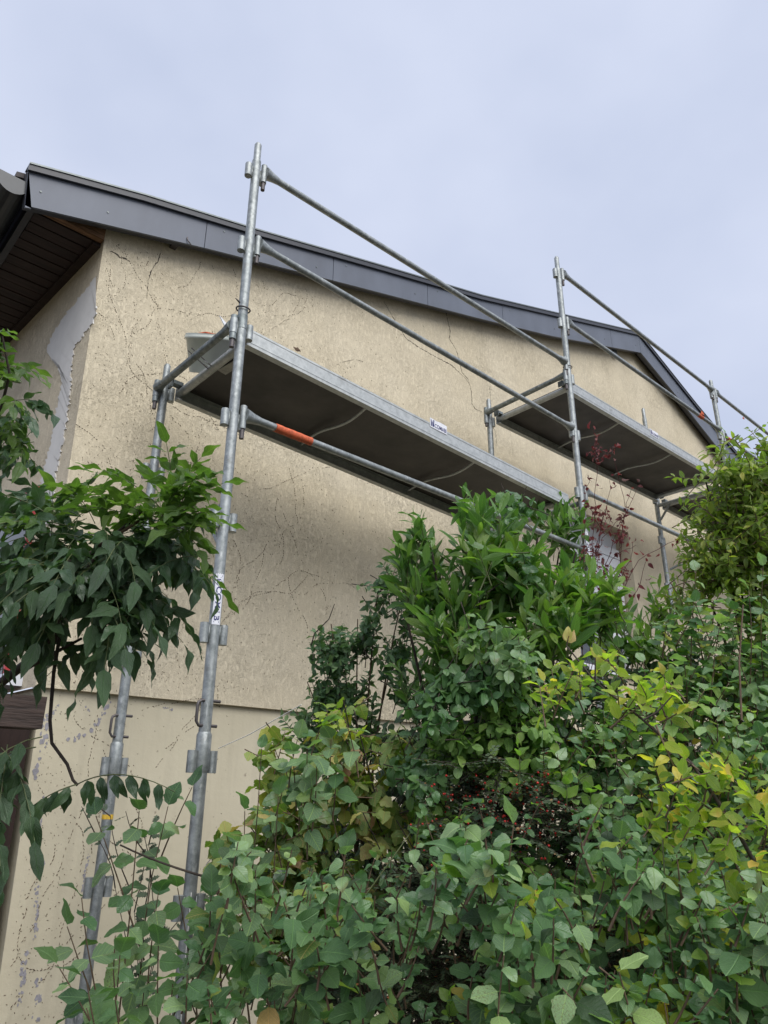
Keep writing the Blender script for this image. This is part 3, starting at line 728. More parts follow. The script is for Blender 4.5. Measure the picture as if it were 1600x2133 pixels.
for k in range(14):
    a = 2*math.pi*k/14; q_.append(bm.verts.new(up_-ax*rr.uniform(.02, .05)+(e1*math.cos(a)+e2*math.sin(a))*.134))
for k in range(14): bm.faces.new((c, q_[k], q_[(k+1) % 14])); bm.faces.new((lo, q_[(k+1) % 14], q_[k]))
build('black_sheet', bm, M['bag'], bk)
bm = BM(); q_ = [bm.verts.new(up_+Vector(p)) for p in ((-.02, -.10, .07), (.02, -.15, -.06), (.08, -.11, .02), (.03, -.10, .04))]; bm.faces.new(q_); q2 = [bm.verts.new(v.co+Vector((0, .006, 0))) for v in q_]; bm.faces.new(q2[::-1])
for i in range(4): bm.faces.new((q_[i], q_[(i+1) % 4], q2[(i+1) % 4], q2[i]))
build('white_rag', bm, M['rag'], bk)
bm = BM(); tube(bm, [up_+e1*.09-ax*.0, up_+e1*.03+e2*.04+ax*.01, up_-e1*.03+e2*.05-ax*.0], .006, 8); build('orange_handle', bm, M['orange'], bk, smooth=True)
# string tied to the first post
sg = empty('string', (X1, YO-.03, .17+E_), 'thin white string tied from the nearest post into the bushes', 'string')
for pp in ([Vector((X1+.05, YO-.03, .17+E_)), atD(520, 1530, 2.62), atD(575, 1498, 2.5), atD(628, 1468, 2.4)],
           [Vector((X1+.02, YO-.035, -.34+E_)), atD(430, 1800, 2.6), atD(460, 1765, 2.5)],
           [Vector((X1-.01, YO-.028, -.33+E_)), Vector((X1-.01, YO-.028, -.6+E_)), Vector((X1+.005, YO-.028, -1.0+E_))]):
    bm = BM(); tube(bm, pp, .0016, 5); build('strand', bm, M['string'], sg)
#PLANTS
# ------------------------------------------------------------ leaves
def leaf_tpl(W=.4, peak=.4, pw=.9, acu=.0, fold=.25, droop=.25, wave=.0, rows=6, serr=0., halves=1, seed=0, pet=0., cup=0., twist=.5, side=.12):
    """blade along +Y, face up +Z, unit length; returns verts, tris, uvs"""
    rn = random.Random(seed); a = math.log(.5)/math.log(peak); V = []; UV = []; F = []
    cols = [-1, 0, 1] if halves == 1 else [-1, -.5, 0, .5, 1]
    y0 = pet
    V.append((0, y0, 0)); UV.append((.5, 0))
    for i in range(1, rows):
        t_ = i/rows; w_ = W*.5*math.sin(math.pi*t_**a)**pw
        if acu: w_ *= 1-acu*max(0, (t_-.55)/.45)**1.2
        for c in cols:
            ww = w_*(1+(serr*(1 if (i+(c > 0)) % 2 else -1) if abs(c) == 1 else 0))
            ww *= 1+rn.uniform(-.08, .08) if abs(c) == 1 else 1
            x = c*ww; z = fold*abs(x)-droop*t_*t_+cup*x*x+wave*math.sin(t_*8.5+(1.7 if c > 0 else 0)+seed)*abs(x)
            V.append((x, y0+t_*(1-y0)-.12*droop*t_*t_, z)); UV.append((.5+c*.5*(w_/(W*.5)), t_))
    V.append((0, 1-.12*droop, -droop)); UV.append((.5, 1)); n = len(cols); last = len(V)-1
    for k in range(n-1): F.append((0, 1+k+1, 1+k)); F.append((last, last-n+k, last-n+k+1))
    for i in range(rows-2):
        b = 1+i*n
        for k in range(n-1): F += [(b+k, b+k+1, b+n+k), (b+k+1, b+n+k+1, b+n+k)]
    if pet:
        m0 = len(V); V += [(-.012, 0, .0), (.012, 0, 0), (0, y0+.02, 0)]; UV += [(.5, .02)]*3; F.append((m0, m0+1, m0+2))
    V = np.array(V, float); k = rn.uniform(-1, 1)*twist; k2 = rn.uniform(-1, 1)*side; a_ = V[:, 1]*k
    V[:, 0], V[:, 2] = V[:, 0]*np.cos(a_)-V[:, 2]*np.sin(a_)*.3, V[:, 2]+V[:, 0]*np.sin(a_)
    V[:, 0] += k2*V[:, 1]**2
    return V, np.array(F, int), np.array(UV, float)
def lobed_tpl(pts, droop=.2, seed=0, ruf=.06, pet=.12):
    rn = random.Random(seed); P = [(x, y) for x, y in pts]; full = P+[(-x, y) for x, y in reversed(P[1:-1])]
    V = [(0, pet, 0), (0, pet+.38, .03)]; UV = [(.5, 0), (.5, .4)]
    for x, y in full:
        yy = pet+y*(1-pet); r2 = x*x+y*y
        V.append((x, yy, -droop*y*y+.18*abs(x)*(1-abs(x))+rn.uniform(-ruf, ruf))); UV.append((.5+x, y))
    n = len(full); F = []
    for k in range(n): F.append((1, 2+(k+1) % n, 2+k))
    m0 = len(V); V += [(-.012, 0, 0), (.012, 0, 0), (0, pet+.03, 0)]; UV += [(.5, .02)]*3; F.append((m0, m0+1, m0+2))
    V[0] = (0, pet+.02, 0.0)
    return np.array(V, float), np.array(F, int), np.array(UV, float)
MAPLE = [(0, .0), (.15, -.05), (.31, .0), (.38, .12), (.36, .24), (.45, .38), (.41, .52), (.32, .60), (.27, .74), (.17, .82), (.10, .93), (0, .98)]
HOLLY = [(0, 0), (.10, .04), (.26, .10), (.14, .20), (.30, .32), (.15, .42), (.30, .56), (.13, .64), (.22, .78), (.07, .84), (0, 1)]
SPEC = {
 'wisteria': [leaf_tpl(.36, .40, .62, .35, .22, d, .45, 8, 0, 1, i, .03, twist=.9, side=.22) for i, d in enumerate((.05, .22, .4, .12, .3, -.05))],
 'laurel': [leaf_tpl(.29, .55, .68, .1, .30, d, .12, 7, 0, 1, i, .06) for i, d in enumerate((.02, .14, .30, -.05))],
 'mock': [leaf_tpl(.72, .42, .66, .22, .13, d, .16, 10, .025, 1, i, .06, cup=.12, twist=.35, side=.12) for i, d in enumerate((.08, .26, .42, .18, .34, .0))],
 'oval': [leaf_tpl(.62, .47, .55, .1, .16, d, .2, 7, .02, 1, i, .08) for i, d in enumerate((.1, .25, .4, .15))],
 'lance': [leaf_tpl(.38, .42, .75, .3, .30, d, .15, 6, 0, 1, i, .06) for i, d in enumerate((.1, .3, .45, 0))],
 'honey': [leaf_tpl(.50, .46, .62, .3, .32, d, .2, 7, 0, 1, i, .06) for i, d in enumerate((.1, .25, .38, -.05))],
 'privet': [leaf_tpl(.46, .45, .65, .2, .30, d, .2, 6, .04, 1, i, .06) for i, d in enumerate((.1, .25, .4, 0))],
 'creeper': [lobed_tpl(MAPLE, d, i, .05, .1) for i, d in enumerate((.12, .3, .45, .2))],
 'holly': [lobed_tpl(HOLLY, d, i, .05, .05) for i, d in enumerate((.05, .2, .3))],
 'tiny': [leaf_tpl(.5, .5, .8, 0, .2, .1, 0, 3, 0, 1, i) for i in range(2)],
 'redleaf': [leaf_tpl(.55, .42, .8, .3, .5, d, .3, 5, 0, 1, i, .1) for i, d in enumerate((.2, .5, .8))],
}
LM = {}
LM['wisteria_dark'] = leafmat('wisteria_leaf', [(0, (0.034, 0.064, 0.030)), (.5, (0.043, 0.087, 0.040)), (1, (0.066, 0.121, 0.049))], .38, .16)
LM['wisteria_young'] = leafmat(name='young_wisteria_leaf', tint=(.72, .85, .42), cols=[(0, (0.057, 0.112, 0.021)), (.6, (0.086, 0.153, 0.029)), (1, (0.109, 0.175, 0.032))], rough=.4, trans=.36)
LM['laurel'] = leafmat('laurel_leaf', [(0, (0.050, 0.112, 0.029)), (.5, (0.077, 0.168, 0.036)), (1, (0.145, 0.254, 0.047))], .30, .2, 1.5)
LM['laurel_bright'] = leafmat('bright_laurel_leaf', [(0, (0.100, 0.175, 0.032)), (1, (0.168, 0.251, 0.045))], .30, .33, 1.4)
LM['mock'] = leafmat('mock_orange_leaf', [(0, (0.098, 0.175, 0.087)), (.45, (0.151, 0.246, 0.119)), (.85, (0.217, 0.324, 0.157)), (1, (0.264, 0.376, 0.125))], .36, .2, 1.2, .4, (.15, .15, .06))
LM['mock_dark'] = leafmat('dark_mock_orange_leaf', cols=[(0, (0.057, 0.127, 0.053)), (.6, (0.085, 0.173, 0.067)), (1, (0.116, 0.214, 0.072))], rough=.36, trans=.2, back=1.25, vein=.4)
LM['fresh'] = leafmat('fresh_shoot_leaf', [(0, (0.121, 0.209, 0.039)), (1, (0.187, 0.285, 0.052))], .45, .42)
LM['oval'] = leafmat('soft_oval_leaf', [(0, (0.106, 0.200, 0.053)), (.6, (0.154, 0.262, 0.068)), (1, (0.232, 0.332, 0.076))], .52, .24, 1.3)
LM['creeper'] = leafmat('creeper_leaf', [(0, (0.094, 0.162, 0.039)), (.5, (0.156, 0.234, 0.050)), (.86, (0.263, 0.324, 0.066)), (.96, (0.413, 0.372, 0.088)), (1, (0.475, 0.288, 0.132))], .6, .3, 1.2, .3, (.26, .17, .07))
LM['creeper_tan'] = leafmat('fading_creeper_leaf', [(0, (.28, .32, .08)), (.5, (.42, .38, .13)), (.8, (.46, .30, .16)), (1, (.42, .17, .13))], .6, .3, 1.1, .2, (.42, .15, .11))
LM['honey'] = leafmat('yellow_green_leaf', [(0, (0.153, 0.231, 0.041)), (.5, (0.237, 0.315, 0.046)), (.86, (0.332, 0.389, 0.053)), (.95, (0.554, 0.437, 0.064)), (1, (0.693, 0.437, 0.101))], .42, .38, 1.15, .2, (.42, .30, .08))
LM['privet'] = leafmat('grey_green_leaf', [(0, (0.053, 0.110, 0.055)), (.6, (0.079, 0.151, 0.068)), (1, (0.131, 0.211, 0.082))], .42, .16, 1.4)
LM['lance'] = leafmat('light_lance_leaf', [(0, (0.107, 0.163, 0.035)), (.5, (0.151, 0.219, 0.043)), (.9, (0.233, 0.283, 0.052)), (1, (0.393, 0.368, 0.073))], .42, .32)
LM['tiny'] = leafmat('cotoneaster_leaf', [(0, (0.040, 0.082, 0.050)), (.7, (0.064, 0.118, 0.068)), (.94, (0.126, 0.198, 0.108)), (1, (0.360, 0.126, 0.054))], .45, .08)
LM['red'] = leafmat('crimson_leaf', [(0, (.07, .015, .018)), (.6, (.12, .025, .03)), (1, (.20, .055, .045))], .5, .28, 1.2, .1, None, (1., .5, .5))
LM['holly'] = leafmat('holly_leaf', [(0, (0.026, 0.048, 0.026)), (1, (0.054, 0.084, 0.041))], .3, .06)
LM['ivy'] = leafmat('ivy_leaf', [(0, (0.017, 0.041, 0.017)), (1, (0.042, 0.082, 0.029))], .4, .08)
_tm = {}
def tpl_mesh(sp, k, mat):
    key = (sp, k, mat)
    if key not in _tm:
        V, F, UV = SPEC[sp][k]; me = bpy.data.meshes.new('leaf'); me.from_pydata(V.tolist(), [], F.tolist())
        me.polygons.foreach_set('use_smooth', [True]*len(F))
        uvl = me.uv_layers.new(name='UVMap'); uvl.data.foreach_set('uv', UV[F.ravel()].ravel()); me.materials.append(LM[mat]); _tm[key] = me
    return _tm[key]

class Plant:
    def __init__(s, name, base, label, cat, group=None, stem='bark', seed=1):
        s.root = empty(name, base, label, cat, group); s.b = Vector(base); s.leaves = []; s.rn = random.Random(seed); s.stems = {}; s.berries = []; s.stem = stem
    def tube(s, pts, r, r1=None, mat=None, seg=5):
        s.stems.setdefault(mat or s.stem, []).append((pts, r, r1, seg))
    def leaf(s, sp, mat, p, d, n, size):
        d = d.normalized(); x = d.cross(n)
        if x.length < 1e-4: x = d.cross(Vector((1, 0, .3)))
        x.normalize(); n = x.cross(d)
        s.leaves.append((sp, s.rn.randrange(len(SPEC[sp])), mat, p, x, d, n, size))
    def rv(s, k=1.): return Vector((s.rn.gauss(0, k), s.rn.gauss(0, k), s.rn.gauss(0, k)))
    def twig(s, p0, p1, sp, mat, size, n, phyl='alt', up=.35, droop=.0, spread=1., start=.15, r=.002, sag=.0, nrm=.5, tipleaf=True, mix=None, tmat=None, taper=.25, face=.35):
        """curved twig with leaves set along it"""
        rn = s.rn; p0 = Vector(p0); p1 = Vector(p1); mid = (p0+p1)/2+Vector((0, 0, -sag))+s.rv((p1-p0).length*.06)
        B = lambda t: p0*(1-t)*(1-t)+mid*2*t*(1-t)+p1*t*t
        s.tube([B(i/4) for i in range(5)], r, r*.45, tmat)
        ang = rn.uniform(0, 6.28)
        for i in range(n):
            t_ = start+(1-start)*(i+.5)/n; p = B(t_); d = (B(min(1, t_+.04))-B(t_-.04)).normalized()
            a = d.cross(Vector((0, 0, 1)));
            if a.length < .2: a = Vector((1, 0, 0)); a = a-d*a.dot(d)
            a.normalize(); b = d.cross(a).normalized()
            ks = (0, 1) if phyl == 'opp' else (0,)
            ang += 1.57 if phyl == 'opp' else 2.4
            for k in ks:
                A = ang+k*math.pi; out = a*math.cos(A)+b*math.sin(A)
                dd = (out*spread+d*up+Vector((0, 0, -droop))+s.rv(.24)).normalized()
                nn = (Vector((0, 0, 1))*nrm+d*(1-nrm)-cF*face+s.rv(.34))
                m_ = mat
                if mix:
                    x = rn.random(); acc = 0
                    for mm, pr in mix:
                        acc += pr
                        if x < acc: m_ = mm; break
                s.leaf(sp, m_, p, dd, nn, size*(1-taper*t_)*rn.uniform(.7, 1.15))
        if tipleaf:
            s.leaf(sp, mat, p1, (p1-B(.9))+s.rv(.01)+Vector((0, 0, -droop*.03)), Vector((0, 0, 1))+s.rv(.2), size*.8)
    def clump(s, c, rad, n, sp, mat, size, ln=.16, per=5, upb=.6, outb=.7, shell=.35, **k):
        """c: centre point; rad: (right, up, depth) in metres around the view axes; twigs end inside it"""
        for _ in range(n):
            while True:
                q_ = Vector((s.rn.uniform(-1, 1), s.rn.uniform(-1, 1), s.rn.uniform(-1, 1)))
                if q_.length < 1 and q_.length > shell*s.rn.random(): break
            o = cR*q_.x*rad[0]+Vector((0, 0, 1))*q_.y*rad[1]+cF*q_.z*rad[2]
            d = (Vector((0, 0, upb))+o.normalized()*outb+s.rv(.3)).normalized(); p1 = c+o
            s.twig(p1-d*ln*s.rn.uniform(.7, 1.3), p1, sp, mat, size, per, **k)
    def finish(s, keep=300, minpx=9.):
        for m_, lst in s.stems.items():
            bm = BM()
            for pts, r, r1, seg in lst: tube(bm, pts, r, seg, cap=False, r1=r1)
            build('stems', bm, M[m_], s.root, smooth=2, kind='stuff')
        sc = []
        for i, lf in enumerate(s.leaves):
            u, v, d = toPx(lf[3]+lf[5]*lf[7]*.5); px = FPX*lf[7]/d
            vis = -20 < u < 1620 and -20 < v < 2150
            sc.append((px if vis else px*.01, i))
        sc.sort(reverse=True); top = set(i for px, i in sc[:keep] if px > minpx)
        grp = {}
        inv = -s.b
        for i, (sp, k, mat, p, x, d, n, z) in enumerate(s.leaves):
            if i in top:
                o = bpy.data.objects.new('leaf', tpl_mesh(sp, k, mat)); COL.objects.link(o); o.parent = s.root
                q_ = p+inv
                o.matrix_basis = Matrix(((x.x*z, d.x*z, n.x*z, q_.x), (x.y*z, d.y*z, n.y*z, q_.y), (x.z*z, d.z*z, n.z*z, q_.z), (0, 0, 0, 1)))
            else: grp.setdefault((sp, k, mat), []).append((p+inv, x*z, d*z, n*z))
        Vs = []; Fs = []; UVs = []; Mi = []; mats = []; off = 0
        for (sp, k, mat), L_ in grp.items():
            V, F, UV = SPEC[sp][k]; m = len(L_)
            P = np.array([l[0] for l in L_]); A = np.array([[l[1], l[2], l[3]] for l in L_])
            W_ = np.einsum('vk,mkc->mvc', V, A)+P[:, None, :]
            FF = F[None]+(np.arange(m)*len(V))[:, None, None]+off; off += m*len(V)
            Vs.append(W_.reshape(-1, 3)); Fs.append(FF.reshape(-1, 3)); UVs.append(np.tile(UV[F.ravel()], (m, 1)))
            if mat not in mats: mats.append(mat)
            Mi.append(np.full(m*len(F), mats.index(mat)))
        if Vs:
            V = np.concatenate(Vs); F = np.concatenate(Fs); UV = np.concatenate(UVs); Mi = np.concatenate(Mi)
            me = bpy.data.meshes.new('foliage'); me.vertices.add(len(V)); me.vertices.foreach_set('co', V.astype(np.float32).ravel())
            me.loops.add(len(F)*3); me.loops.foreach_set('vertex_index', F.astype(np.int32).ravel()); me.polygons.add(len(F))
            me.polygons.foreach_set('loop_start', np.arange(0, len(F)*3, 3, dtype=np.int32)); me.polygons.foreach_set('loop_total', np.full(len(F), 3, np.int32))
            me.polygons.foreach_set('use_smooth', np.ones(len(F), bool)); me.polygons.foreach_set('material_index', Mi.astype(np.int32))
            for mt in mats: me.materials.append(LM[mt])
            uvl = me.uv_layers.new(name='UVMap'); uvl.data.foreach_set('uv', UV.astype(np.float32).ravel()); me.update(); me.validate()
            o = bpy.data.objects.new('foliage', me); COL.objects.link(o); o.parent = s.root; o['kind'] = 'stuff'
        if s.berries:
            bm = BM()
            for p, r in s.berries: bmesh.ops.create_icosphere(bm, subdivisions=1, radius=r, matrix=Matrix.Translation(p))
            build('berries', bm, M['berry'], s.root, smooth=2, kind='stuff')

def V2(u, v, D): return atD(u, v, D)
def px(n, D): return n*D/FPX
def bez(a, b, c, n=6): return [a*(1-t)*(1-t)+b*2*t*(1-t)+c*t*t for t in [i/n for i in range(n+1)]]

# ---- 1 wisteria on the left
W = Plant('wisteria', (.15, 1.9, 0), 'dark green drooping wisteria hanging in front of the house corner at left', 'climbing plant', seed=11)
W.tube([Vector((.15, 1.9, 0)), Vector((.12, 1.9, 1.0)), V2(-60, 1450, 1.9), V2(-30, 1260, 1.85), V2(80, 1200, 1.75), V2(200, 1150, 1.7), V2(300, 1060, 1.65)], .022, .004, seg=8)
W.tube([V2(-20, 1440, 1.8), V2(50, 1385, 1.75), V2(115, 1330, 1.7), V2(135, 1270, 1.68), V2(200, 1160, 1.66)], .012, .006, seg=7)
W.tube([V2(55, 1392, 1.72), V2(110, 1362, 1.7), V2(170, 1330, 1.68)], .006, .003, seg=6)
W.tube([V2(130, 1290, 1.68), V2(112, 1400, 1.66), V2(104, 1500, 1.64), V2(108, 1548, 1.63), V2(140, 1592, 1.62), V2(152, 1625, 1.6), V2(162, 1636, 1.6)], .0045, .003, seg=6)
W.tube([V2(205, 1135, 1.62), V2(250, 1110, 1.6), V2(290, 1085, 1.6)], .005, .003, 'bark_l', 6)
W.tube([V2(-60, 1000, 2.0), V2(0, 860, 1.95), V2(20, 780, 1.9), V2(5, 700, 1.9)], .006, .002, seg=6)
def pinnate(P, a, d, ln, pairs, mat, size, hang=.0, sag=.2):
    """one compound leaf: rachis from a, heading d; leaflets in pairs"""
    d = d.normalized(); c = a+d*ln+Vector((0, 0, -sag*ln)); m_ = a+d*ln*.55+Vector((0, 0, .08*ln))
    B = lambda t: a*(1-t)*(1-t)+m_*2*t*(1-t)+c*t*t
    P.tube([B(i/5) for i in range(6)], .0013, .0007, 'greenstem', 4)
    for i in range(pairs):
        t_ = .25+.72*i/pairs; p = B(t_); dd = (B(t_+.03)-B(t_-.03)).normalized(); sd = dd.cross(Vector((0, 0, 1))).normalized()
        for s_ in (-1, 1):
            dr = (sd*s_*(1-.45*hang)+dd*.55+Vector((0, 0, -hang*1.1))+P.rv(.36)).normalized()
            nn = Vector((0, 0, 1))*(1-hang*.5)+sd*s_*hang*.6+dd*.3+P.rv(.35)
            P.leaf('wisteria', mat, p, dr, nn, size*(1-.25*abs(t_-.5))*P.rn.uniform(.85, 1.12))
    dd = (c-B(.9)).normalized(); P.leaf('wisteria', mat, c, dd+Vector((0, 0, -hang*.5)), Vector((0, 0, 1))+P.rv(.1), size*1.1)
def wclump(cu, cv, D, ru, rv_, rd, n, mat, hang, up, size=.066, ln=.2, young=0., sidebias=0.):
    for _ in range(int(n*(.8 if mat == 'wisteria_dark' else 1))):
        x, y, z = W.rn.uniform(-1, 1), W.rn.uniform(-1, 1), W.rn.uniform(-1, 1)
        if x*x+y*y > 1: continue
        a = V2(cu+x*ru, cv+y*rv_, D+z*rd); d = cR*(x*.9+sidebias+W.rn.uniform(-.5, .5))+cF*(z*.8-.25)+Vector((0, 0, up-y*.35))
        m_ = 'wisteria_young' if W.rn.random() < young else mat
        pinnate(W, a-d.normalized()*ln*.5, d, ln*W.rn.uniform(.75, 1.15), W.rn.choice((4, 5, 5)), m_, size*W.rn.uniform(.85, 1.1), hang*W.rn.uniform(.6, 1.2), .15+hang*.35)
wclump(330, 1050, 1.62, 95, 60, .12, 26, 'wisteria_young', .05, .55, ln=.18, size=.062)
wclump(400, 1095, 1.60, 40, 40, .08, 7, 'wisteria_young', .12, .1, ln=.16, sidebias=.6)
wclump(120, 1060, 1.70, 140, 40, .15, 22, 'wisteria_dark', .25, .4, young=.55, ln=.18)
wclump(60, 1110, 1.75, 130, 70, .18, 26, 'wisteria_dark', .45, .1, young=.12)
wclump(200, 1150, 1.66, 165, 75, .18, 56, 'wisteria_dark', .65, .05, size=.068)
wclump(110, 1200, 1.62, 180, 75, .18, 44, 'wisteria_dark', .6, .05, size=.07)
wclump(225, 1250, 1.58, 75, 50, .1, 13, 'wisteria_dark', .75, -.05, size=.07)
wclump(230, 1330, 1.6, 60, 20, .08, 3, 'wisteria_dark', 1.1, -.2, size=.066)
wclump(30, 1310, 1.65, 100, 50, .12, 12, 'wisteria_dark', .7, 0, size=.068)
wclump(365, 1165, 1.6, 35, 35, .08, 6, 'wisteria_dark', .8, 0, young=.4, sidebias=.1)
wclump(330, 1130, 1.7, 60, 40, .1, 16, 'wisteria_dark', .6, .1)
wclump(290, 1220, 1.62, 60, 40, .1, 8, 'wisteria_dark', .6, .0)
wclump(150, 1150, 1.8, 150, 90, .12, 30, 'wisteria_dark', .6, 0)
wclump(20, 880, 1.95, 55, 75, .12, 22, 'wisteria_dark', .7, 0, young=.25, size=.06, ln=.15)
wclump(0, 770, 1.95, 30, 50, .1, 12, 'wisteria_young', .4, .2, size=.06, ln=.15)
wclump(-20, 700, 1.95, 22, 30, .06, 5, 'wisteria_young', .2, .3, size=.055, ln=.12)
wclump(15, 1580, 1.45, 35, 40, .1, 5, 'wisteria_dark', 1.0, -.2, size=.07, ln=.15)
wclump(-30, 1650, 1.45, 30, 40, .1, 4, 'wisteria_dark', 1.0, -.2, size=.075, ln=.15)
def manual(a, b, c, n, size, D, hang=1.1):
    pts = bez(V2(*a, D), V2(*b, D-.03), V2(*c, D), 10); W.tube(pts, .0015, .0009, 'greenstem', 4)
    for i in range(n):
        t_ = .12+.86*i/n; k = t_*10; j = int(k); p = pts[j].lerp(pts[min(10, j+1)], k-j); dd = (pts[min(10, j+1)]-pts[j]).normalized()
        for s_ in (-1, 1):
            W.leaf('wisteria', 'wisteria_dark', p, dd*.35+Vector((0, 0, -1))*hang+cF*.35*s_+W.rv(.12), -cF*.8+Vector((0, 0, .5))+W.rv(.2)+dd*.2*s_, size*W.rn.uniform(.8, 1.1))
manual((160, 1634), (100, 1650), (55, 1690), 4, .062, 1.55)
manual((160, 1634), (250, 1585), (365, 1650), 6, .058, 1.62)
W.finish()

# ---- 2 cherry laurel in the middle
P = Plant('laurel_shrub', (2.9, 2.45, 0), 'tall glossy cherry laurel shrub rising under the end of the nearer deck', 'shrub', seed=22)
for (u, v, D) in ((900, 1150, 2.5), (1010, 1100, 2.6), (1120, 1120, 2.7), (1200, 1150, 2.9), (850, 1300, 2.4), (1000, 1250, 2.4), (1150, 1280, 2.5), (1350, 1300, 2.9)):
    t_ = V2(u, v, D); P.tube(bez(Vector((2.9+P.rn.uniform(-.2, .2), 2.45+P.rn.uniform(-.15, .15), 0)), V2((u+1000)/2, v+330, D), t_, 8), .014, .004, seg=6)
def lau(u, v, D, ru, rv_, rd, n, mat='laurel', size=.118, per=8, ln=.18, upb=.9, outb=.55, mix=None, **k):
    P.clump(V2(u, v, D), (px(ru, D), px(rv_, D), rd), n, 'laurel', mat, size, ln=ln, per=per, upb=upb, outb=outb, up=1.05, spread=.75, nrm=.35, start=.12, r=.0028, tmat='greenstem', mix=mix, taper=.35, **k)
lau(880, 1190, 2.60, 75, 90, .18, 24, mix=[('laurel_bright', .2)])
lau(880, 1110, 2.65, 40, 50, .1, 9, size=.085)
lau(1010, 1120, 2.50, 75, 80, .2, 26, mix=[('laurel_bright', .35)])
lau(1000, 1045, 2.75, 45, 30, .1, 6, size=.09)
lau(1060, 1165, 2.55, 75, 60, .2, 24, mix=[('laurel_bright', .35)])
lau(1160, 1215, 2.5, 80, 45, .2, 18, mix=[('laurel_bright', .4)])
lau(1060, 1050, 2.85, 30, 20, .1, 4, size=.09)
P.tube(bez(Vector((3.4, 2.75, 0)), Vector((3.7, 2.9, 1.5)), V2(1165, 1150, 5.2), 8), .014, .006)
lau(1160, 1085, 5.2, 60, 45, .2, 20, size=.16, ln=.28)
lau(1190, 1170, 5.1, 45, 45, .2, 12, size=.16, ln=.28)
lau(960, 1270, 2.45, 110, 90, .2, 36, mix=[('laurel_bright', .3)])
lau(1120, 1270, 2.40, 110, 80, .2, 34, mix=[('laurel_bright', .5)])
lau(1240, 1240, 2.4, 60, 60, .15, 16, 'laurel_bright', size=.11, mix=[('laurel', .35)])
lau(900, 1400, 2.55, 80, 60, .15, 16, size=.085)
lau(1030, 1380, 2.5, 130, 50, .2, 26)
lau(1380, 1255, 2.9, 55, 55, .1, 12, 'laurel_bright', size=.075, mix=[('laurel', .3)])
lau(1310, 1300, 2.6, 80, 50, .15, 18, size=.09, mix=[('laurel_bright', .4)])
# dark inner leaves
lau(1000, 1330, 2.85, 150, 150, .15, 34, size=.085, per=7)
P.finish()

# ---- 3 grey green shrub against the wall, left of the laurel
P = Plant('privet_shrub', (2.5, 3.0, 0), 'thin grey green shrub with upright stems between the near post and the laurel', 'shrub', seed=33)
for (u, v) in ((690, 1300), (745, 1290), (790, 1200), (850, 1190), (640, 1420), (720, 1400), (830, 1330)):
    P.tube(bez(V2(730, 2000, 2.9)+P.rv(.08), V2(740, 1650, 2.9), V2(u, v, 2.9), 7), .008, .002, 'bark_l')
def prv(u, v, ru, rv_, n, D=2.9, size=.05, rd=.12, **k):
    P.clump(V2(u, v, D), (px(ru, D), px(rv_, D), rd), n, 'privet', 'privet', size, ln=.13, per=6, phyl='opp', up=.6, spread=.9, upb=.6, outb=.7, droop=.1, **k)
prv(700, 1350, 50, 60, 24); prv(690, 1440, 55, 50, 26); prv(755, 1330, 35, 60, 16); prv(740, 1440, 50, 60, 20)
prv(800, 1200, 40, 35, 9, size=.042); prv(840, 1250, 45, 60, 14, size=.045); prv(835, 1340, 45, 70, 14, size=.045); prv(775, 1270, 14, 25, 3)
prv(640, 1510, 60, 50, 16); prv(700, 1530, 70, 50, 16); prv(840, 1430, 50, 50, 8); prv(660, 1330, 10, 25, 2); prv(760, 1540, 80, 50, 14)
P.tube([V2(648, 1345, 2.85), V2(655, 1320, 2.85), V2(685, 1290, 2.85), V2(697, 1258, 2.85)], .003, .0015)
P.finish()

# ---- 4 fading creeper with lobed leaves
P = Plant('creeper_shrub', (2.0, 2.3, 0), 'yellowing lobed leaf creeper shrub with pinkish curled leaves, right of the near post', 'shrub', seed=44)
for (u, v) in ((560, 1650), (640, 1560), (760, 1580), (850, 1650), (520, 1720), (700, 1700), (600, 1800)):
    P.tube(bez(V2(680, 2300, 2.35)+P.rv(.08), V2(680, 1900, 2.35), V2(u, v, 2.3), 7), .007, .002, 'bark')
def crp(u, v, ru, rv_, n, mat='creeper', D=2.25, size=.06, mix=None, rd=.14, sp='creeper', **k):
    P.clump(V2(u, v, D), (px(ru, D), px(rv_, D), rd), n, sp, mat, size, ln=.13, per=6, up=.35, spread=.9, upb=.25, outb=.8, droop=.35, nrm=.7, mix=mix, tmat='bark_l', **k)
crp(600, 1640, 80, 60, 20); crp(570, 1560, 30, 40, 5); crp(740, 1640, 100, 60, 26, mix=[('creeper_tan', .25)]); crp(620, 1740, 120, 60, 30, mix=[('creeper_tan', .1)])
crp(800, 1720, 90, 50, 18, 'creeper', mix=[('creeper_tan', .4)]); crp(700, 1545, 50, 40, 9); crp(600, 1850, 140, 70, 34); crp(480, 1760, 40, 50, 8); crp(560, 1960, 120, 80, 30); crp(760, 1850, 80, 60, 14, mix=[('creeper_tan', .1)])
crp(690, 1500, 35, 25, 5, 'honey', size=.055)
crp(840, 1560, 70, 60, 14, D=2.35, size=.05)
P.finish()

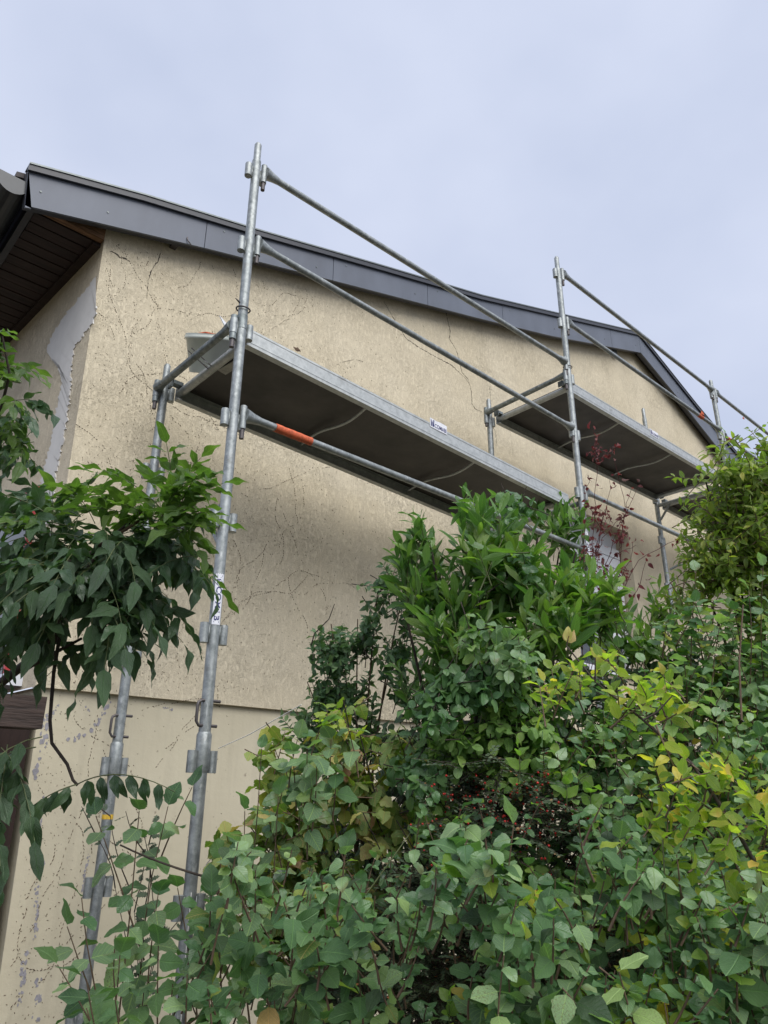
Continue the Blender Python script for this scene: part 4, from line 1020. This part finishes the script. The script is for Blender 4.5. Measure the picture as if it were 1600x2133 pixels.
# ---- 5 soft oval leaved shrub below the laurel
P = Plant('snowberry_shrub', (2.7, 2.1, 0), 'soft green oval leaved shrub in the middle, under the laurel', 'shrub', seed=55)
for (u, v) in ((980, 1480), (1080, 1440), (900, 1520), (1050, 1560), (1200, 1500)):
    P.tube(bez(V2(1020, 2300, 2.3)+P.rv(.08), V2(1020, 1800, 2.3), V2(u, v, 2.2), 7), .007, .002)
def ovl(u, v, ru, rv_, n, D=2.15, size=.052, mat='oval', rd=.15, mix=None, **k):
    P.clump(V2(u, v, D), (px(ru, D), px(rv_, D), rd), n, 'oval', mat, size, ln=.16, per=6, phyl='opp', up=.25, spread=.9, upb=-.05, outb=.85, droop=.45, nrm=.8, mix=mix, **k)
ovl(950, 1540, 90, 60, 26); ovl(1080, 1500, 100, 55, 26); ovl(1040, 1590, 90, 45, 22); ovl(900, 1470, 60, 40, 12, mat='mock_dark'); ovl(1000, 1430, 110, 40, 20, mat='mock_dark')
ovl(1120, 1570, 70, 45, 14); ovl(1060, 1370, 60, 45, 12, mat='mock', size=.06); ovl(1000, 1330, 40, 40, 5, mat='mock', size=.06); ovl(1060, 1075, 40, 50, 7, D=2.6, mat='mock_dark', size=.055); ovl(1080, 1180, 25, 60, 4, D=2.4, mat='mock_dark')
ovl(880, 1600, 60, 40, 12, mat='mock_dark'); ovl(1000, 1760, 120, 60, 20, D=2.0, mat='mock_dark'); ovl(1090, 1830, 100, 70, 18, D=1.95, mat='oval'); ovl(900, 1720, 60, 60, 12, D=2.1, mat='oval'); ovl(1230, 1600, 80, 50, 18, mat='mock_dark', D=2.3); ovl(1180, 1440, 60, 50, 14, mat='mock_dark', D=2.2)
P.finish()

# ---- 6 cotoneaster with red berries
P = Plant('cotoneaster', (2.5, 1.95, 0), 'dark small leaved cotoneaster with clusters of red berries inside the hedge', 'shrub', seed=66)
for k_ in range(26):
    a = V2(P.rn.uniform(800, 1300), 2300, 2.3); c = V2(P.rn.uniform(700, 1450), P.rn.uniform(1650, 2000), P.rn.uniform(1.95, 2.3)); P.tube(bez(a, (a+c)/2+P.rv(.05), c, 6), .004, .0015)
def cot(u, v, ru, rv_, n, D=2.1, rd=.16, size=.013, berry=0.):
    for _ in range(n):
        x, y = P.rn.uniform(-1, 1), P.rn.uniform(-1, 1)
        if x*x+y*y > 1: continue
        p = V2(u+x*ru, v+y*rv_, D+P.rn.uniform(-rd, rd)); d = (cR*P.rn.uniform(-1, 1)+Vector((0, 0, P.rn.uniform(-.2, .7)))-cF*.4+P.rv(.2)).normalized(); ln = P.rn.uniform(.09, .17); q_ = p+d*ln
        P.tube([p, (p+q_)/2+Vector((0, 0, .008)), q_], .0012, .0006, None, 3)
        side = d.cross(Vector((0, 0, 1))).normalized(); n_l = int(ln/.0075)
        for i in range(n_l):
            c = p.lerp(q_, (i+.5)/n_l)
            for s_ in (-1, 1): P.leaf('tiny', 'tiny', c, side*s_+d*.45+P.rv(.15), Vector((0, 0, 1))-cF*.4+P.rv(.25), size*P.rn.uniform(.7, 1.2))
            if P.rn.random() < berry: P.berries.append((c+P.rv(.006)+Vector((0, 0, .004)), P.rn.uniform(.003, .0042)))
cot(1020, 1700, 90, 55, 110, berry=.15); cot(1150, 1690, 80, 50, 80, berry=.08); cot(970, 1780, 60, 60, 70, berry=.12); cot(1180, 1850, 70, 60, 80, berry=.12); cot(1060, 1830, 120, 100, 130, berry=.06)
cot(850, 1980, 170, 130, 260, 2.05, berry=.0); cot(1280, 1960, 160, 110, 220, 2.0, berry=.02); cot(1260, 1700, 90, 50, 70); cot(930, 1880, 130, 90, 130, berry=.02); cot(1130, 2060, 200, 80, 200, 2.0); cot(720, 1900, 60, 70, 50)
cot(1170, 1960, 90, 60, 80, 1.95, berry=.08); cot(1460, 1850, 140, 160, 200, 2.1); cot(1000, 1610, 60, 40, 40)
P.finish(keep=0)

# ---- 7 large leaved mock orange, front of the hedge
def mockshoot(P, u, v, u2, v2, D, n=5, size=.068, mat='mock', droop=.28, up=.3, mix=None, r=.0024, D2=None, phyl='opp', tip=True):
    sp = P.rn.choice(('mock', 'mock', 'mock', 'oval'))
    P.twig(V2(u, v, D), V2(u2, v2, D2 or D), sp, mat, size, n, phyl=phyl, up=up, droop=droop, spread=.9, nrm=.8, face=.4, r=r, start=.3, mix=mix, tmat='bark_l', tipleaf=tip, taper=.35)
P = Plant('mock_orange', (1.75, 1.25, 0), 'large grey green leaved mock orange filling the bottom right of the hedge', 'shrub', seed=77)
for _ in range(620):
    u = P.rn.uniform(860, 1680); v = P.rn.uniform(1640, 2230)
    dens = .15+.85*min(1, max(0, (v-1700-60*math.sin(u/57.)-35*math.sin(u/23.))/170))
    for (hu, hv, hr, hs) in ((960, 1960, 90, 110), (1310, 1930, 110, 80), (1120, 1780, 90, 60), (880, 2080, 80, 120), (1150, 2110, 40, 40)):
        if ((u-hu)/hr)**2+((v-hv)/hs)**2 < 1: dens *= .18
    if P.rn.random() > dens: continue
    D = P.rn.uniform(1.05, 1.75)+.0003*(2133-v); ln = P.rn.uniform(80, 150)
    mockshoot(P, u+P.rn.uniform(-60, 60), v+ln, u+P.rn.uniform(-30, 30), v, D, P.rn.choice((2, 3, 4)), P.rn.choice((.030, .038, .046, .056, .075))*P.rn.uniform(.9, 1.1), P.rn.choice(('mock', 'mock_dark', 'mock_dark')), mix=[('fresh', .05), ('honey', .05), ('ivy', .08)])
for (u, v, D) in ((1070, 1720, 1.35), (1130, 1560, 2.0), (1030, 1950, 1.3), (1290, 1750, 1.6), (1150, 2020, 1.15), (1050, 1990, 1.1), (1440, 1700, 1.5)):
    mockshoot(P, u+P.rn.uniform(-20, 20), v+330, u, v, D, 5, .07, mix=[('mock_dark', .3)])
for (u, v) in ((1080, 1560), (1180, 1620), (935, 2075), (1230, 1640), (1300, 1870), (1135, 1865)):
    D = 1.5; P.twig(V2(u, v+70, D), V2(u, v, D), 'mock', 'fresh', .04, 2, phyl='opp', up=.8, spread=.6, tmat='greenstem', r=.0015)
P.finish()

P = Plant('mock_orange', (1.2, 1.85, 0), 'leggy mock orange with broad grey green leaves in front of the near post, bottom left', 'shrub', seed=78)
for _ in range(170):
    u = P.rn.uniform(400, 900); v = P.rn.uniform(1740, 2230)
    if P.rn.random() > .25+.75*min(1, max(0, (v-1790-50*math.sin(u/41.))/130)): continue
    if u > 780 and v > 1900 and P.rn.random() < .7: continue
    D = P.rn.uniform(1.25, 1.9); ln = P.rn.uniform(80, 150)
    mockshoot(P, u+P.rn.uniform(-60, 60), v+ln, u+P.rn.uniform(-30, 30), v, D, 3, P.rn.choice((.034, .044, .056, .072)), P.rn.choice(('mock', 'mock_dark', 'mock_dark')), mix=[('creeper', .08), ('ivy', .08)])
for (u, v, u0, v0, D, n) in ((290, 1690, 240, 2180, 1.6, 7), (350, 1680, 300, 2180, 1.75, 8), (170, 1870, 250, 2250, 1.55, 5), (120, 2010, 240, 2230, 1.5, 4), (240, 1950, 290, 2250, 1.5, 5), (400, 1960, 330, 2230, 1.6, 5),
                             (330, 1860, 300, 2200, 1.65, 5), (200, 1700, 300, 2000, 1.7, 5), (300, 2060, 290, 2260, 1.4, 4), (370, 1850, 420, 2200, 1.7, 5), (180, 2100, 250, 2300, 1.45, 3), (440, 1870, 420, 2250, 1.6, 5), (400, 1640, 330, 1800, 1.8, 2),
                             (250, 1990, 220, 2250, 1.35, 5), (180, 2040, 230, 2280, 1.3, 4), (330, 1970, 330, 2260, 1.4, 5), (240, 2080, 260, 2300, 1.25, 4), (390, 2030, 380, 2280, 1.3, 5), (140, 1930, 240, 2180, 1.6, 4),
                             (510, 1690, 500, 2100, 1.7, 6), (580, 1660, 560, 2050, 1.75, 5), (460, 1790, 470, 2150, 1.65, 5), (720, 1780, 640, 2100, 1.7, 4), (650, 1850, 600, 2200, 1.6, 5), (560, 1980, 560, 2250, 1.5, 4), (360, 2050, 350, 2300, 1.45, 4)):
    mockshoot(P, u0, v0, u, v, D, max(2, n-2), .078, 'mock_dark', mix=[('mock', .45)], droop=.3)
for (u, v, D) in ((640, 1560, 1.9), (660, 1580, 1.85), (650, 1640, 1.85), (690, 1540, 1.95)):
    mockshoot(P, u-10, v+150, u, v, D, 3, .075, 'mock', droop=.5)
mockshoot(P, 500, 2000, 545, 1560, 1.9, 4, .05, 'mock_dark')
for (u, v) in ((610, 1570), (700, 1590), (670, 1510), (590, 1640), (640, 1620), (560, 1710), (720, 1500), (690, 1680), (500, 1750), (620, 1540)):
    mockshoot(P, u+P.rn.uniform(-40, 40), v+120, u, v, 1.95, 2, .075, 'mock', mix=[('mock_dark', .3)], droop=.4)
P.tube(bez(V2(330, 2180, 1.6), V2(700, 1900, 1.65), V2(770, 1850, 1.7)), .003, .0015, 'bark_l'); P.tube(bez(V2(600, 2080, 1.5), V2(760, 1870, 1.55), V2(855, 1735, 1.6)), .0022, .0012, 'greenstem')
P.tube(bez(V2(440, 1830, 1.7), V2(330, 1800, 1.7), V2(250, 1760, 1.7)), .003, .002, 'bark')
P.finish()

P = Plant('viburnum', (3.0, 1.3, 0), 'broad leaved green shrub behind the yellow green branch at the right edge', 'shrub', seed=79)
for _ in range(480):
    u = P.rn.uniform(1180, 1700); v = P.rn.uniform(1290, 1900)
    if v < 1330+max(0, (1480-u))*.45: continue
    D = 1.75+.6*(1900-v)/560+P.rn.uniform(-.15, .2); ln = P.rn.uniform(60, 120)
    if u < 1400 and v < 1480 and P.rn.random() < .5: continue
    mockshoot(P, u+P.rn.uniform(-50, 50), v+ln, u+P.rn.uniform(-30, 30), v, D, 3, P.rn.uniform(.045, .07), P.rn.choice(('mock', 'mock', 'mock_dark')), mix=[('oval', .2), ('fresh', .08), ('honey', .12)])
for _ in range(90):
    u = P.rn.uniform(1385, 1680); v = P.rn.uniform(1250, 1440); D = P.rn.uniform(2.3, 2.8)
    mockshoot(P, u+P.rn.uniform(-40, 40), v+80, u, v, D, 4, P.rn.uniform(.045, .065), P.rn.choice(('mock', 'mock_dark', 'oval')), mix=[('lance', .3)])
for (u, v, D) in ((1450, 1190, 2.4), (1560, 1230, 2.3), (1500, 1300, 2.2), (1340, 1380, 2.2), (1290, 1350, 2.3), (1590, 1180, 2.3)):
    mockshoot(P, u+P.rn.uniform(-20, 20), v+260, u, v, D, 5, .06, 'mock', mix=[('mock_dark', .4)])
P.finish()

# ---- 8 yellow green arching branch on the right
P = Plant('honeysuckle', (1.9, .5, 0), 'arching yellow green honeysuckle branch crossing the right of the hedge', 'shrub', seed=88)
main = [V2(1680, 1960, 1.3), V2(1600, 1850, 1.32), V2(1530, 1720, 1.36), V2(1440, 1590, 1.42), V2(1340, 1500, 1.5), V2(1240, 1420, 1.55), V2(1180, 1345, 1.6)]
P.tube([Vector((2.0, .45, 0))]+[V2(1720, 2200, 1.3)]+main, .006, .0016, 'bark', 7)
def hon(u, v, ru, rv_, n, D, size=.046, mat='honey', rd=.1, **k):
    P.clump(V2(u, v, D), (px(ru, D), px(rv_, D), rd), max(2, int(n*.85)), 'honey', mat, size, ln=.09, per=3, phyl='opp', up=.6, spread=.85, upb=.5, outb=.5, droop=.12, nrm=.7, tmat='bark_l', **k)
hon(1200, 1410, 60, 40, 9, 1.55); hon(1250, 1370, 60, 40, 6, 1.6); hon(1320, 1450, 60, 50, 8, 1.5); hon(1390, 1440, 50, 40, 6, 1.5); hon(1150, 1440, 25, 20, 3, 1.55)
hon(1400, 1580, 70, 40, 7, 1.42); hon(1480, 1560, 60, 50, 5, 1.42); hon(1380, 1720, 60, 30, 8, 1.38); hon(1480, 1700, 60, 50, 9, 1.36); hon(1560, 1650, 60, 50, 9, 1.36); hon(1540, 1800, 70, 60, 7, 1.3)
hon(1450, 1830, 50, 40, 5, 1.35); hon(1380, 2010, 60, 40, 6, 1.3, 'honey' and .046); hon(1250, 2060, 90, 40, 8, 1.25); hon(1500, 1970, 80, 60, 8, 1.3); hon(1130, 1880, 60, 30, 5, 1.4); hon(1560, 1930, 60, 60, 7, 1.25); hon(1350, 2090, 60, 30, 5, 1.2)
for (a, b) in (((1440, 1590), (1370, 1640)), ((1500, 1680), (1440, 1700)), ((1530, 1720), (1600, 1640)), ((1240, 1420), (1240, 1370)), ((1340, 1500), (1400, 1450)), ((1560, 1780), (1500, 1830))):
    P.tube([V2(*a, 1.4), V2((a[0]+b[0])/2, (a[1]+b[1])/2+8, 1.4), V2(*b, 1.4)], .0022, .0012, 'bark')
P.tube([V2(1180, 1345, 1.6), V2(1185, 1325, 1.6)], .0012, .0008); 
for k_ in range(3): P.leaf('honey', 'creeper_tan', V2(1182, 1340, 1.6), Vector((0, 0, 1))+P.rv(.5), -cF+P.rv(.4), .04)
P.tube([V2(1400, 2300, 1.3), V2(1395, 2000, 1.3), V2(1380, 1750, 1.35)], .0022, .0016, 'greenstem')
P.tube([V2(1545, 1500, 1.9), V2(1540, 1380, 1.95), V2(1548, 1260, 2.0)], .003, .002, 'bark_l')
P.finish()

# ---- 9 rounded light shrub at the right
P = Plant('spindle_shrub', (3.3, 1.35, 0), 'dense rounded light green shrub with narrow leaves at the right edge before the scaffold', 'shrub', seed=99)
for (u, v) in ((1500, 1100), (1560, 1000), (1600, 940), (1450, 1180), (1540, 1200), (1470, 1000)):
    P.tube(bez(V2(1620, 2000, 2.8)+P.rv(.08), V2(1590, 1500, 2.8), V2(u, v, 2.75), 8), .014, .003, seg=6)
def lan(u, v, ru, rv_, n, D=2.7, size=.05, mix=None, mat='lance', per=7, **k):
    P.clump(V2(u, v, D), (px(ru, D), px(rv_, D), .22), n, 'lance', mat, size, ln=.17, per=per, phyl='opp', up=.7, spread=.85, upb=.35, outb=.9, droop=.22, nrm=.6, tmat='bark_l', mix=mix, **k)
lan(1590, 1010, 90, 85, 60); lan(1530, 1080, 110, 85, 74); lan(1600, 1150, 120, 95, 84); lan(1500, 1160, 85, 65, 44); lan(1640, 1250, 130, 60, 50); lan(1530, 980, 60, 45, 18); lan(1600, 930, 40, 30, 8)
lan(1435, 1160, 25, 30, 5); lan(1425, 1240, 28, 45, 8, size=.045, per=5); lan(1590, 1250, 90, 50, 22, mat='laurel'); lan(1480, 1210, 50, 35, 12)
lan(1485, 930, 22, 30, 3, per=4); lan(1455, 985, 30, 12, 3, per=4); lan(1580, 900, 20, 25, 3, per=4); lan(1430, 1080, 15, 30, 2, per=3)
P.finish()

# ---- 10 red leaved twiggy climber
P = Plant('red_climber', (4.9, 2.9, 0), 'thin twiggy climber with crimson leaves beside the second post', 'climbing plant', stem='redstem', seed=110)
DR = 3.9
for pp in ([(1225, 1600), (1232, 1300), (1240, 1060), (1243, 960), (1236, 895)], [(1240, 1500), (1255, 1200), (1290, 1100), (1330, 1010)], [(1230, 1400), (1290, 1200), (1300, 1060), (1280, 960)], [(1300, 1500), (1270, 1300), (1330, 1160), (1410, 1125)],
           [(1210, 1400), (1215, 1250), (1222, 1100), (1218, 1010)], [(1280, 1400), (1290, 1280), (1300, 1200), (1318, 1130)], [(1250, 960), (1268, 940), (1290, 922)], [(1262, 1180), (1290, 1150), (1325, 1135)], [(1240, 1150), (1258, 1080), (1270, 1000)],
           [(1250, 1100), (1220, 1040), (1226, 990)], [(1290, 1140), (1300, 1080), (1315, 1020)], [(1270, 1300), (1330, 1230), (1345, 1170)], [(1235, 1180), (1256, 1120), (1310, 1060)], [(1225, 1250), (1240, 1160), (1262, 1060)]):
    q_ = [V2(u, v, DR) for u, v in pp]; B = [];
    for a, b in zip(q_, q_[1:]): B += [a.lerp(b, i/4)+P.rv(.006) for i in range(4)]
    B.append(q_[-1]); P.tube(B, .0026, .0012, None, 4)
    for i, p in enumerate(B):
        u, v, D = toPx(p)
        if v > 1330: continue
        for _ in range(2 if v > 980 else 3):
            if P.rn.random() < .62: P.leaf('redleaf', 'red', p+P.rv(.01), P.rv(.7)+Vector((0, 0, -.25)), -cF*.5+P.rv(.7), P.rn.uniform(.02, .042))
def redc(u, v, ru, rv_, n, size=.03):
    P.clump(V2(u, v, DR), (px(ru, DR), px(rv_, DR), .1), n, 'redleaf', 'red', size, ln=.1, per=4, up=.4, spread=.8, droop=.4, tmat='redstem', r=.0012)
redc(1260, 1230, 35, 60, 16, .028); redc(1240, 1180, 25, 60, 14); redc(1280, 1190, 30, 50, 12); redc(1250, 1070, 22, 40, 7); redc(1290, 1090, 30, 40, 6); redc(1237, 925, 10, 30, 4, .026); redc(1225, 1130, 14, 60, 8, .025)
P.finish()

# ---- 11 holly sprigs on the wall at lower left
P = Plant('holly_sapling', (1.95, 3.45, 0), 'thin holly sapling with spiny dark leaves growing by the plinth between the two near posts', 'sapling', seed=121)
for pp, n in (([(290, 2150), (280, 1900), (305, 1780), (262, 1690)], 9), ([(290, 2150), (300, 1900), (310, 1760), (330, 1700)], 10), ([(290, 2100), (240, 1850), (200, 1740), (170, 1680)], 6), ([(270, 1850), (230, 1700), (190, 1665)], 6),
              ([(290, 2150), (330, 1950), (315, 1830), (300, 1740)], 10), ([(300, 2100), (330, 1980), (390, 1900), (440, 1870)], 8), ([(300, 2150), (290, 2000), (280, 1960), (300, 1900)], 10), ([(430, 1900), (440, 1850), (430, 1800)], 5)):
    q_ = [V2(u, v, 3.0) for u, v in pp]
    for a, b in zip(q_, q_[1:]): P.twig(a, b, 'holly', 'holly', .05, max(2, n//2), up=.4, spread=.9, droop=.1, r=.003, tipleaf=False, taper=0)
P.finish()

# ---- 12 dark ivy and undergrowth behind the hedge
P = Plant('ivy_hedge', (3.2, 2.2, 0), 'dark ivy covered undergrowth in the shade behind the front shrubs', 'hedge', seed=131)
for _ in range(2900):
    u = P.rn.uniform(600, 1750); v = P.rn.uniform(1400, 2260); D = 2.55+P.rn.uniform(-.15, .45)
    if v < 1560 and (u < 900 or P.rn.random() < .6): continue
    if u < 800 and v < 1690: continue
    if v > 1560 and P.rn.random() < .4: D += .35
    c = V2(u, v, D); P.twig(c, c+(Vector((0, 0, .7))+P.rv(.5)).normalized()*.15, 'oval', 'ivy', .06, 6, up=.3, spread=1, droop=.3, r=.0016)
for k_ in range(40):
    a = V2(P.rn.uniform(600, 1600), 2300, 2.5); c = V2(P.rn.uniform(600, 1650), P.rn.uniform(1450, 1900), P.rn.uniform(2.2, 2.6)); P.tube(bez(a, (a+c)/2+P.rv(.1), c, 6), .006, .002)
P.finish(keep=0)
